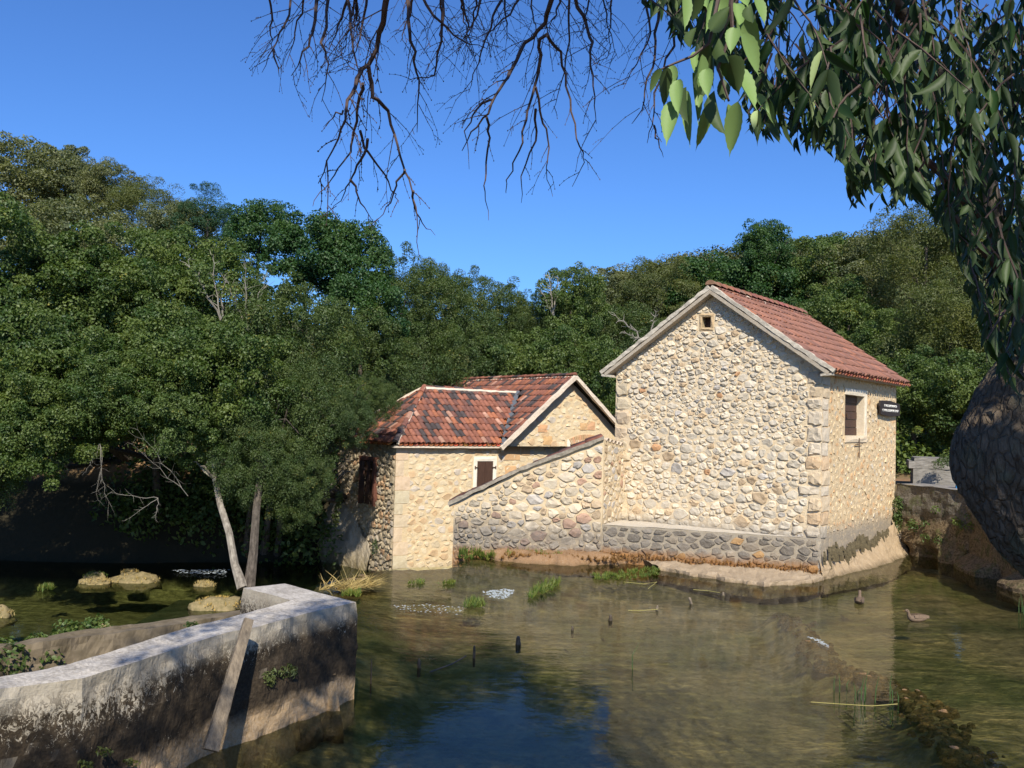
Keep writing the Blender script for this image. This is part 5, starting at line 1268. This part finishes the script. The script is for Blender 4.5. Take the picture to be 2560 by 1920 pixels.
for L_, R_ in (([at(2500, 600, 4.6), at(2350, 430, 4.2), at(2230, 330, 3.9), at(2120, 330, 3.6)], [.03, .02, .014, .006]), ([at(2330, 150, 4.6), at(2200, 180, 4.2), at(2080, 200, 3.6), at(2010, 270, 3.2)], [.025, .016, .012, .005]), ([at(2600, 780, 4.2), at(2480, 650, 4.), at(2400, 560, 3.8), at(2350, 480, 3.6)], [.03, .02, .012, .006]),
               ([at(2860, -300, 3), at(2300, -250, 2.6), at(1900, -200, 2.4), at(1650, -160, 2.0)], [.05, .04, .025, .012])):
    tw.tube(L_, R_, 6)
tw.build('twigs', M['twig'], hb, kind='stuff')
# crown above and behind the viewer (unseen, clumps placed to shade water, leaves and wall)
def over():
    r = np.random.default_rng(21); C = []; R = []
    while len(C) < 230:
        x, y, z = r.uniform(-6.5, 6.5), r.uniform(-8, 2.3), r.uniform(5.2, 10)
        if z < 4.3+.6*max(y, 0)+1.0: continue
        q = (x-.13*(z-3.9)/.87, y+.99*(z-3.9)/.87)
        if -1.3 < q[0] < 1.6 and .0 < q[1] < 2.9: continue
        if x > 2.0 and y+1.14*z > 10.3 and r.random() < .85: continue
        if x < 1.2 and noise.noise(Vector((x*.55, y*.55, z*.4))) < -.14: continue
        C.append((x, y, z)); s = r.uniform(.35, .8); R.append((s, s, s*.6))
    n1 = len(C)
    while len(C) < n1+80:
        x, y, z = min(4.2, max(-.8, r.normal(1.1, 1.25))), r.uniform(.2, 2.3), r.uniform(6.2, 10.8)
        t = y+1.14*z
        if t < 9.0 or t > 14.6: continue
        if noise.noise(Vector((x*.5+9, t*.35, 0))) < -.32: continue
        C.append((x, y, z)); s = r.uniform(.35, .7); R.append((s, s, s*.7))
    V, F, tv = leaf_cloud(np.array(C), np.array(R), 170, .13, .055, r, .4)
    o = link(fast('crown', V, F, M['hack'], tv), 'crown', hb); o['kind'] = 'stuff'
    mb = MB(); b = np.array(at(2860, -700, 2.6))
    for k in range(9):
        c = np.array(C[k*15]); mb.tube([b, (b+c)/2+Z*.4, c], [.10, .07, .03], 6)
    mb.build('limbs', M['bark'], hb)
over()

# ------------------------------------------------------------------ bare twigs hanging at the top
def zt_(x, y): return x/1.843+500, y/1.843
def bare(stems, d, seed, label, extra=0, ybox=None):
    r = random.Random(seed); mb = MB(); root = None
    def side(P, R0, depth):
        L = sum(np.linalg.norm(P[i+1]-P[i]) for i in range(len(P)-1))
        m_ = max(2, int(L/.095))
        for k in range(m_):
            f = (k+.5+r.uniform(-.3, .3))/m_; t = f*(len(P)-1); i = min(int(t), len(P)-2); q = P[i]+(P[i+1]-P[i])*(t-i); dr = unit(P[i+1]-P[i])
            s = 1 if r.random() < .5 else -1; a = math.radians(r.uniform(22, 55))*s
            dv = np.array([dr[0]*math.cos(a)-dr[2]*math.sin(a), dr[1]+r.gauss(0, .3), dr[0]*math.sin(a)+dr[2]*math.cos(a)]); l = min(.42, L*.5)*r.uniform(.25, 1.)*(1-f*.4)
            Q = [q]
            for j in range(4): dv = unit(dv+np.array([r.gauss(0, .12), r.gauss(0, .1), -.12])); Q.append(Q[-1]+dv*l/4)
            x, y = topx(Q[-1])
            if ybox and y > ybox(x): continue
            mb.tube(Q, [R0*.50*(1-.6*j/4) for j in range(5)], 4, cap=False)
            for j in (1, 2, 3, 4): mb.tube([Q[j]-Z*.002, Q[j]+Z*.003], R0*.62, 4)
            if depth > 0 and l > .12: side(Q, R0*.55, depth-1)
    for st in stems:
        P = [at(*zt_(x, y), d+.12*math.sin(i+seed)) for i, (x, y) in enumerate(st[1:])]; n_ = len(P); R_ = [st[0]*(1-.85*i/(n_-1)) for i in range(n_)]
        if st[1][1] <= 0:
            P = [P[0]+np.array([.05, .1, .5])]+P; R_ = [R_[0]*1.15]+R_
        PP = []; RR = []
        for i in range(len(P)-1):
            for k in range(3): f = k/3; PP.append(P[i]*(1-f)+P[i+1]*f+np.array([r.gauss(0, .005), r.gauss(0, .005), r.gauss(0, .005)])); RR.append(R_[i]*(1-f)+R_[i+1]*f)
        PP.append(P[-1]); RR.append(R_[-1]); mb.tube(PP, RR, 6); side(P, max(.0035, st[0]*.45), 1)
    return tag(mb.build('bare_branch', M['twig']), label, 'branch')
ymax = lambda x: float(np.interp(x, [640, 700, 760, 800, 900, 960, 1060, 1110, 1170, 1240, 1400, 1500, 1520, 1600, 1660], [190, 250, 260, 560, 575, 600, 640, 330, 380, 500, 490, 480, 250, 330, 390]))
bare([(.0135, (860, 0), (845, 100), (820, 190), (770, 290), (720, 370), (680, 460), (670, 560), (600, 690), (545, 845)), (.009, (778, 310), (800, 440), (860, 510), (900, 620), (940, 760), (975, 870), (1000, 990), (1010, 1180)), (.007, (750, 380), (735, 470), (715, 600), (690, 700), (640, 780), (580, 855), (520, 950)),
      (.006, (740, 600), (770, 700), (850, 800), (900, 900), (915, 935)), (.006, (770, 640), (745, 740), (705, 820), (660, 890), (610, 985)), (.005, (705, 820), (735, 930), (800, 1025)), (.005, (940, 780), (905, 860), (860, 950), (790, 1065)), (.005, (975, 870), (990, 960), (1020, 1030), (1085, 1085)), (.004, (665, 510), (610, 545), (568, 585))],
     3.4, 5, 'longest bare drooping branch at the top, left of centre', ybox=ymax)
bare([(.011, (1615, 0), (1590, 110), (1500, 200), (1440, 330), (1380, 410), (1330, 520), (1250, 620), (1207, 695)), (.006, (1355, 440), (1280, 490), (1220, 600), (1240, 780)), (.006, (1325, 540), (1325, 640), (1320, 800), (1310, 880), (1330, 1015)), (.008, (1590, 150), (1560, 250), (1545, 400), (1500, 560), (1470, 700), (1410, 830), (1410, 890)),
      (.007, (1600, 160), (1660, 240), (1690, 400), (1730, 560), (1750, 680), (1775, 740), (1715, 860)), (.006, (1550, 400), (1580, 560), (1610, 690), (1595, 780), (1625, 905)), (.006, (1548, 500), (1540, 650), (1480, 800), (1480, 935))],
     3.6, 6, 'forked bare branch with yellow lichen at the top centre', ybox=ymax)
bare([(.010, (1730, 0), (1780, 100), (1800, 200), (1800, 300), (1812, 450), (1826, 570)), (.006, (1700, 0), (1700, 200), (1660, 400), (1620, 520))], 3.9, 7, 'bare branch right of the forked one at the top', ybox=ymax)
bare([(.008, (2120, -20), (2105, 150), (2080, 320), (2040, 470), (1990, 570)), (.007, (2170, -20), (2180, 200), (2100, 420), (2085, 580), (2060, 660)), (.005, (2085, 580), (2110, 650), (2135, 725)), (.006, (2050, -10), (2080, 150), (2010, 300), (1950, 410))], 3.7, 8, 'fine bare twigs just left of the bright hanging leaves', ybox=ymax)
bare([(.009, (540, -10), (530, 150), (480, 240), (420, 350)), (.007, (680, -10), (700, 180), (720, 330), (640, 260)), (.006, (430, -10), (385, 120), (340, 230), (285, 335)), (.006, (345, 230), (365, 355)), (.008, (600, -10), (560, 200), (590, 300), (560, 470))], 3.8, 9, 'tangle of fine bare twigs at the top, furthest left', ybox=ymax)
bare([(.010, (955, -10), (970, 150), (985, 280), (1010, 420), (1000, 610)), (.008, (1020, -10), (1110, 100), (1210, 190), (1310, 220)), (.008, (1120, -10), (1110, 200), (1085, 350), (960, 370)), (.007, (1300, -10), (1270, 80), (1180, 250)), (.007, (1390, -10), (1340, 120), (1280, 300), (1235, 430)), (.006, (1480, -10), (1400, 100), (1240, 200))], 4.0, 10, 'bare twigs between the long branch and the forked one', ybox=ymax)
for gi, (x0, x1, dd, lab) in enumerate(((640, 900, 4.1, 'fine hanging twigs crossing behind the longest bare branch'), (900, 1250, 4.3, 'fine hanging twigs filling the gap at the top centre'), (1250, 1600, 4.4, 'fine hanging twigs behind the forked bare branch'))):
    st = []; rr_ = random.Random(40+gi)
    for k in range(6):
        x = (rr_.uniform(x0, x1)-500)*1.843; ln = rr_.uniform(150, 330); dx = rr_.uniform(-90, 90); st.append((rr_.uniform(.005, .008), (x, -10), (x+dx*.3, ln*.35), (x+dx*.6, ln*.7), (x+dx, ln)))
    bare(st, dd, 50+gi, lab, ybox=ymax)
mb = MB(); q = at(1430, -420, 3.4); mb.tube([at(2860, -700, 2.6), at(2000, -520, 3.2), q, at(900, -380, 3.6), at(500, -300, 3.8)], [.10, .08, .06, .04, .02], 8); mb.build('overhead_limb', M['bark'], hb)
for (x, y) in ((1281, 179), (1402, 132), (1405, 140), (1284, 186)):
    pass

# ------------------------------------------------------------------ ducks
def duck(c, yaw, label, s=1., cols=((.20, .14, .09), (.10, .07, .05))):
    root = empty('duck', c, label, 'duck', 'ducks on the river'); V = []; F = []
    prof = [(-.30, .115, .006, .02), (-.25, .10, .02, .05), (-.18, .085, .05, .085), (-.08, .07, .075, .105), (.02, .06, .085, .11), (.11, .065, .08, .095), (.165, .09, .06, .07), (.19, .135, .042, .045), (.20, .185, .034, .032), (.215, .225, .036, .036), (.24, .245, .038, .034), (.268, .245, .028, .024), (.285, .238, .014, .014)]
    n = 12; ca, sa = math.cos(yaw), math.sin(yaw)
    def W(x, y, z): return np.array(c)+np.array([x*ca-y*sa, x*sa+y*ca, z])*s
    for i, (x, z, rz_, ry_) in enumerate(prof):
        a, b = prof[max(i-1, 0)], prof[min(i+1, len(prof)-1)]; tx, tz = b[0]-a[0], b[1]-a[1]; l = math.hypot(tx, tz); tx, tz = tx/l, tz/l
        for k in range(n): q = 2*PI*k/n; u = math.cos(q)*rz_; V.append(W(x-tz*u, math.sin(q)*ry_, z+tx*u))
    for i in range(len(prof)-1):
        for k in range(n): F.append((i*n+k, i*n+(k+1) % n, (i+1)*n+(k+1) % n, (i+1)*n+k))
    F += [tuple(range(n))[::-1], tuple(range((len(prof)-1)*n, len(prof)*n))]
    m = bpy.data.materials.get('duck_plumage') or flat('duck_plumage', cols[0], .8, 55, .6, .2, c2=cols[1])
    body = mesh('body', V, F, m, root, True); mb = MB()
    mb.add([W(.275, -.02, .25), W(.275, .02, .25), W(.335, .016, .235), W(.335, -.016, .235), W(.275, 0, .228), W(.33, 0, .226)], [(0, 1, 2, 3), (0, 3, 5, 4), (1, 4, 5, 2), (3, 2, 5)]); mb.build('bill', bpy.data.materials.get('duck_bill') or flat('duck_bill', (.30, .17, .05), .5, 20, .3), root)
    for s_ in (-1, 1):
        V = []; 
        for i in range(7):
            t = i/6; x = .10-.36*t; w_ = math.sin(PI*(t*.85+.12))*.05
            for k in range(4): f = k/3; V.append(W(x, s_*(.112*math.sin(PI*(.5-.28*t))*(1-.25*f)-.0), .10+.055*f+w_*f*.4-.01*t))
        mb = MB(); mb.add(V, [(i*4+k, i*4+4+k, i*4+5+k, i*4+1+k) for i in range(6) for k in range(3)]); mb.build('wing', m, root)
        mb = MB(); e = W(.25, s_*.030, .256); mb.box(e, [.006*s, 0, 0], [0, .004*s, 0], [0, 0, .006*s]); mb.build('eye', M['hole'], root)
    return root
duck(gp(2148, 1507, .0)-Z*.02, 1.15, 'dark duck swimming away near the mill corner', .85)
duck(gp(2292, 1551, .0)-Z*.02, PI+.1, 'paler brown duck facing left beside floating weed', .78)

# ------------------------------------------------------------------ stumps, reeds, floating straw, tufts
def stump(x, y0, y1, wpx, label, mat='oldwood', lean=0.):
    b = gp(x, y1, 0); h = max(.06, at(x, y0, b[1])[2]); r0 = max(.012, wpx/2/FOC*b[1]); mb = MB()
    h *= .8; r0 *= .75; P = [b-Z*.12, b+Z*.0, b+Z*h*.5+np.array([lean*.3, 0, 0]), b+Z*h*.85+np.array([lean*.6, 0, 0]), b+Z*h+np.array([lean, 0, 0])]; mb.tube(P, [r0*1.1, r0*1.05, r0*.9, r0*.8, r0*.45], 8, wob=.5)
    return tag(mb.build('stump', M[mat]), label, 'stump', 'stumps standing in the river')
M['wetwood'] = flat('wet_dark_wood', (.10, .075, .05), .5, 30, .5, .4)
stump(1295, 1585, 1611, 16, 'thick short stump in the middle of the dark blue water', 'wetwood')
stump(1185, 1606, 1645, 9, 'tall thin stump left of the thick one', 'wetwood')
stump(1047, 1640, 1670, 11, 'dark stump nearest the concrete wall end', 'wetwood')
stump(927, 1632, 1709, 5, 'thin dark rod standing in the water at the concrete wall end', 'wetwood')
stump(1431, 1563, 1576, 9, 'tiny stump right of the thick one', 'wetwood')
stump(1526, 1534, 1551, 13, 'round pale stump tip in the sunlit shallows', 'wetwood')
stump(1643, 1510, 1526, 9, 'pale stump with a yellow reed lying against it', 'oldwood')
stump(1728, 1490, 1510, 10, 'leaning pale stump below the rock shelf', 'oldwood', -.05)
stump(1808, 1478, 1488, 8, 'small mossy stump at the end of two green reeds', 'oldwood')
def lay(pts, rr, label, mat='straw', cat='reed', name='floating_reed'):
    mb = MB(); mb.tube([gp(x, y, .012+.01*k) for k, (x, y) in enumerate(pts)], rr*.6, 5); return tag(mb.build(name, M[mat]), label, cat)
lay([(2027, 1755), (2100, 1760), (2180, 1765), (2244, 1760)], .008, 'long pale straw floating at the foot of the standing reeds')
lay([(1570, 1526), (1610, 1526), (1645, 1523)], .010, 'short yellow reed floating left of a pale stump')
lay([(1733, 1474), (1770, 1477), (1800, 1482)], .010, 'green reed floating below the rock shelf')
lay([(1075, 1680), (1130, 1660), (1165, 1640)], .018, 'dark waterlogged stick slanting in the blue water', 'wetwood', 'stick', 'sunken_stick')
lay([(1560, 1455), (1610, 1460), (1642, 1455), (1620, 1472)], .010, 'bent straw lying right of the orange-green weeds')
def reeds(pts, label, h=.5, n=3):
    mb = MB()
    for (x, y0, y1) in pts:
        b = gp(x, y1, 0); hh = at(x, y0, b[1])[2]; mb.tube([b-Z*.3, b+Z*hh*.5+np.array([rng.normal(0, .01), 0, 0]), b+Z*hh+np.array([rng.normal(0, .04), 0, 0])], [.009, .007, .002], 4)
    return tag(mb.build('reeds', flat('green_reed', (.05, .10, .025), .6, 8, .3) if 'green_reed' not in bpy.data.materials else bpy.data.materials['green_reed']), label, 'reeds')
reeds([(2086, 1690, 1726), (2098, 1683, 1730), (2116, 1700, 1718), (2135, 1705, 1755), (2152, 1690, 1750), (2158, 1678, 1752), (2163, 1700, 1735), (2184, 1690, 1757), (2226, 1683, 1750), (2232, 1700, 1758), (2245, 1728, 1755), (2143, 1720, 1740)], 'thin green reeds standing beside the submerged rock ridge')
reeds([(1583, 1606, 1672)], 'single thin reed with a bent tip in the sunlit water')
reeds([(2555, 1480, 1530), (2548, 1495, 1532), (2560, 1500, 1535)], 'green reeds at the right edge of the water')
def area(poly, n, z=0., zj=.02):
    P = []; xs = [p[0] for p in poly]; ys = [p[1] for p in poly]
    while len(P) < n:
        x, y = random.uniform(min(xs), max(xs)), random.uniform(min(ys), max(ys))
        if in_poly(np.array([x]), np.array([y]), poly)[0]: P.append(gp(x, y, z)+Z*random.uniform(0, zj))
    return P
tuft('grass_tuft', area([(1310, 1497), (1340, 1470), (1400, 1455), (1398, 1470), (1330, 1500)], 60), 520, .22, .9, M['grass'], None, .016, .6, (.3, 0), None, 'spiky green grass tuft in the shallows before the lean-to', 'grass')
tuft('grass_tuft', area([(1160, 1525), (1215, 1520), (1200, 1508), (1165, 1510)], 40), 300, .20, .8, M['grass'], None, .014, .5, None, None, 'dark green grass clump at the top of the little rapid', 'grass')
tuft('weeds', area([(1480, 1440), (1560, 1432), (1650, 1418), (1645, 1440), (1560, 1452), (1490, 1452)], 160), 2600, .10, 1.0, M['grass'], None, .016, .5, None, 'stuff', 'orange-green weeds growing on the shelf edge at the lean-to foot', 'weeds')
tuft('weeds', [D0+US*u+NS*rng.uniform(.02, .4)+Z*rng.uniform(-.05, .12) for u in np.linspace(1.0, LS-.2, 90)], 1700, .20, .6, M['grass'], None, .022, .5, None, 'stuff', 'green weeds along the foot of the lean-to wall', 'weeds')
tuft('grass_tuft', area([(1015, 1462), (1060, 1452), (1062, 1462)], 30), 260, .10, 1.1, M['grass'], None, .014, .5, None, None, 'low yellow-green tuft in front of the small mill, left one', 'grass')
tuft('grass_tuft', area([(1095, 1462), (1140, 1455), (1138, 1464)], 30), 240, .10, 1.1, M['grass'], None, .014, .5, None, None, 'low yellow-green tuft in front of the small mill, right one', 'grass')
tuft('straw_heap', area([(790, 1478), (860, 1466), (930, 1462), (935, 1470), (860, 1482)], 60, .04, .05), 420, .45, 2.6, M['yellowmoss'], None, .018, .2, (1.5, 0), 'stuff', 'heap of washed-up straw behind the end of the concrete wall', 'straw')
tuft('grass_tuft', area([(840, 1492), (905, 1485), (900, 1495)], 30, .03), 260, .16, .7, M['grass'], None, .014, .5, None, None, 'bright green patch under the straw heap', 'grass')
# brown shelf along the lean-to foot
V = []; nn = 60
for i in range(nn+1):
    f = i/nn; p = D0+US*(-.6+f*(LS*.80+.6)); w_ = .05+.85*math.sin(f*PI)**.6+.15*noise.noise(Vector((f*9, 0, 0)))
    for j in range(8):
        t = j/7; x = p+NS*w_*(1-t); z = -.2+.36*(min(1, t*2.6))**.6+.12*t*(1-f*.5); s = noise.fractal(Vector(x*3), 1., 2., 4); x = x+Z*(z-.12*(1-math.sin(f*PI)**.3)+s*.08)+NS*s*.13; V.append(x)
tag(mesh('river_shelf', V, [(i*8+j, i*8+8+j, i*8+9+j, i*8+1+j) for i in range(nn) for j in range(7)], stone_mat('brown_shelf', (.28, .17, .09), [(-.05, .08, .1, (.12, .08, .04), .9)], 1.), None, True), 'brown overgrown rock shelf along the foot of the lean-to', 'rock')
tuft('moss_carpet', [D0+US*u+NS*rng.uniform(.0, .6)+Z*rng.uniform(.05, .16) for u in np.linspace(-.5, LS*.65, 160)], 6500, .11, .9, M['moss'], None, .014, .8, None, 'stuff', 'orange-brown moss carpet on the shelf before the lean-to', 'moss')
# awash rocks of the ridge
V = []; F = []; T = []; RP = [np.array([p[0], p[1]]) for p in RIDGE]
for i in range(760):
    t = rng.uniform(.25, len(RP)-1.01); k = int(t); f = t-k; p = RP[k]*(1-f)+RP[k+1]*f; p = p+rng.normal(0, .13, 2)*(.6+.6*math.sin(t*2.3)**2); s = rng.uniform(.025, .085)*(.55+.6*math.sin(t*5)**2); n0 = len(V); z0 = -.065-abs(rng.normal(0, .02))
    b_ = rng.uniform(.7, 1.2); c_ = (.27*b_, .16*b_, .075*b_) if rng.random() < .6 else (.16*b_, .12*b_, .06*b_)
    for (j, (rr2, zz)) in enumerate(((1.2, -.6), (1., .2), (.55, .75))):
        for q in range(7): a = 2*PI*q/7+j*.3; r2 = s*rr2*rng.uniform(.75, 1.25); V.append((p[0]+math.cos(a)*r2, p[1]+math.sin(a)*r2, z0+s*zz*rng.uniform(.7, 1.1))); T.append(c_)
    V.append((p[0], p[1], z0+s*.85)); T.append(c_)
    for j in (0, 1):
        for q in range(7): F.append((n0+j*7+q, n0+j*7+(q+1) % 7, n0+j*7+7+(q+1) % 7, n0+j*7+7+q))
    for q in range(7): F.append((n0+14+q, n0+14+(q+1) % 7, n0+21))
tag(mesh('ridge_rocks', V, F, stone_mat('wet_ridge_rock', None, [(-.05, .02, .02, (.09, .06, .03), .8)], 1.), None, False, np.array(T)), 'line of orange-brown rocks just awash, running to the lower right corner', 'rocks', kind='stuff')
# mounds in the pool
for i, (x0, x1, y0, y1, lb) in enumerate(((477, 602, 1482, 1526, 'large straw-coloured mossy mound in the pool left of the wall end'), (191, 273, 1441, 1462, 'pale flat mound at the back of the pool on the left'), (205, 262, 1426, 1446, 'small green-topped mound behind the pale flat one'), (278, 392, 1430, 1458, 'long low mound in the middle of the pool'), (-40, 28, 1517, 1545, 'tan mound cut by the left edge'), (238, 280, 1556, 1573, 'small smooth tan stone just behind the low wall'), (482, 536, 1448, 1468, 'brown mound behind the large straw-coloured one'), (300, 345, 1420, 1438, 'dark small mound furthest back in the pool'))):
    c = gp((x0+x1)/2, y1-2, -1.5); rx = (x1-x0)/2/FOC*c[1]*1.08; hh = (y1-y0)/FOC*c[1]*.62; c[1] += rx*.3
    root = empty('mossy_mound', c-Z*.05, lb, 'mound', 'mossy mounds in the pool'); heap('rock', root, c-Z*.12, rx, rx*.65, hh+.12, M['yellowmat'] if 'yellowmat' in M else M.setdefault('yellowmat', flat('dry_moss_rock', (.30, .23, .12), .95, 9, .5, .1, bst=1., c2=(.13, .11, .05))), .35, i*3.3)
    if i != 5:
        P = [c+np.array([math.cos(a)*rx*r1, math.sin(a)*rx*.65*r1, (hh)*math.sqrt(max(0, 1-r1*r1))-.03]) for a, r1 in zip(rng.uniform(0, 6.28, 90), np.sqrt(rng.random(90)))]
        tuft('moss', P, 900 if i == 0 else 400, .09, .9, M['yellowmoss'] if i not in (2,) else M['grass'], root, .012, .6, None, 'stuff')
tuft('grass_tuft', area([(85, 1480), (130, 1470), (135, 1478)], 30, -1.5), 260, .2, .6, M['grass'], None, .02, .5, None, None, 'flat green grass patch in the left of the pool', 'grass')
# foam
def foam(pts, n, label, z=0., s=.03, sp=1.):
    V = []; F = []; P = area(pts, n, z+.012, .02)
    for p in P:
        k = len(V); L = s*random.uniform(.4, 1.6); a = random.gauss(0, .25)
        dx = np.array([math.cos(a), math.sin(a), 0])*L*2.2; dy = np.array([-math.sin(a), math.cos(a), 0])*L*.45
        V += [p-dx, p-dy+Z*.004, p+dx, p+dy+Z*.01]; F.append((k, k+1, k+2, k+3))
    tag(mesh('foam', V, F, M['foam']), label, 'foam', kind='stuff')
foam([(1205, 1480), (1260, 1474), (1290, 1478), (1265, 1500), (1225, 1494)], 260, 'white water where the shallow rapid drops before the lean-to', 0, .009)
foam([(980, 1515), (1075, 1512), (1160, 1520), (1150, 1538), (1000, 1530)], 90, 'thin foam among stones of the little rapid', 0, .007)
foam([(430, 1425), (575, 1424), (560, 1436), (450, 1434)], 160, 'white streak of a small cascade at the back of the pool', -1.47, .016)
foam([(300, 1392), (365, 1388), (400, 1400), (330, 1402)], 26, 'specks of foam in the dark back of the pool', -1.45, .012)
foam([(2010, 1590), (2060, 1605), (2075, 1622), (2040, 1606)], 60, 'small foam line left of the submerged ridge', 0, .007)
# ferns and ivy
def patch(C, R, n_per, ll, lw, mat, label, cat='plant', up=.4, name='fern'):
    V, F, tv = leaf_cloud(np.array(C), np.array(R), n_per, ll, lw, rng, up)
    return tag(link(fast(name, V, F, M[mat], tv), name), label, cat)
def on_wall(px, py, Pd, Dd, N_, off=.06): u, z = vp(px, py, Pd, Dd); return np.array([Pd[0], Pd[1], 0])+np.array(Dd)*u+Z*z+N_*off
g1_, g2_ = gp(650, 1568, ZT), gp(760, 1538, ZT); Dw = unit((g2_-g1_)*[1, 1, 0]); Nw = np.array([Dw[1], -Dw[0], 0])
C_ = [on_wall(x, y, g1_, Dw, Nw, .03) for x, y in ((660, 1695), (680, 1685), (700, 1680), (715, 1675), (725, 1680), (670, 1702))]
patch(C_, [(.06, .05, .07)]*6, 60, .05, .02, 'leaf_w', 'bright fern growing in the dark face of the concrete wall')
g1_, g2_ = gp(208, 1698, ZT), gp(477, 1612, ZT); Dw = unit((g2_-g1_)*[1, 1, 0]); Nw = np.array([Dw[1], -Dw[0], 0])
for i, (x, y, lb) in enumerate(((228, 1872, 'small fern low on the wall, leftmost of three'), (298, 1900, 'tiny fern low on the wall, lowest of three'), (185, 1905, 'tiny fern at the bottom left edge of the wall'))):
    patch([on_wall(x, y, g1_, Dw, Nw, .1), on_wall(x+14, y+4, g1_, Dw, Nw, .1)], [(.05, .04, .03)]*2, 26, .04, .022, 'leaf_w', lb)
fc_ = [gp(x, y, .3)+Z*random.uniform(0, .25) for x, y in ((0, 1680), (30, 1690), (60, 1670), (90, 1660), (120, 1650), (150, 1645), (180, 1640), (210, 1625), (120, 1670), (10, 1650), (240, 1615), (160, 1625))]
patch(fc_, [(.18, .16, .2)]*len(fc_), 120, .06, .05, 'leaf_a', 'ivy and weeds filling the gap between the two walls', 'ivy', name='ivy')
patch([gp(478, 1568, .7)], [(.09, .06, .07)], 50, .05, .03, 'leaf_a', 'little weed at the joint of the two walls')
C_ = [FW+UP*(1.9+.05*rng.normal())+Z*(z)+NL*.12 for z in np.linspace(-1.0, -.5, 6)]
patch([FW+UP*1.05+Z*(-.75)+NL*.1], [(.12, .08, .26)], 110, .07, .03, 'leaf_b', 'small weed rooted in the side wall of the small mill')
C_ = [at(x, y, 27.0+.0) for x, y in ((866, 1238), (868, 1252), (864, 1268), (862, 1285), (858, 1300), (856, 1312), (868, 1245))]
patch([c+NL*.25 for c in C_], [(.10, .1, .13)]*7, 34, .09, .07, 'leaf_w', 'yellow-green climber on the left edge of the small mill', 'climber', name='climber')
patch([at(2355, 1158, 25.6), at(2370, 1155, 25.6), at(2345, 1162, 25.6), at(2360, 1148, 25.6)], [(.18, .15, .16)]*4, 130, .06, .03, 'leaf_b', 'small bush growing on the grey stone slabs', 'bush', name='bush')
P0 = Rw[0]; D1 = unit(Rw[1]-Rw[0]); N1_ = np.array([D1[1], -D1[0], 0]); N1_ = N1_ if N1_[0] < 0 else -N1_
cc_ = [P0+D1*u+Z*z+N1_*(.12) for u, z in [(rng.uniform(.05, 2.8), rng.uniform(.5, 1.5)) for _ in range(12)]]+[P0+D1*rng.uniform(0, .25)+Z*rng.uniform(.4, 1.5)+N1_*.1 for _ in range(14)]
V, F, tv = leaf_cloud(np.array(cc_), np.full((len(cc_), 3), .12), 40, .07, .04, rng, .4)
ivy = link(fast('ivy', V, F, M['leaf_a'], tv), 'ivy', rw); ivy['kind'] = 'stuff'
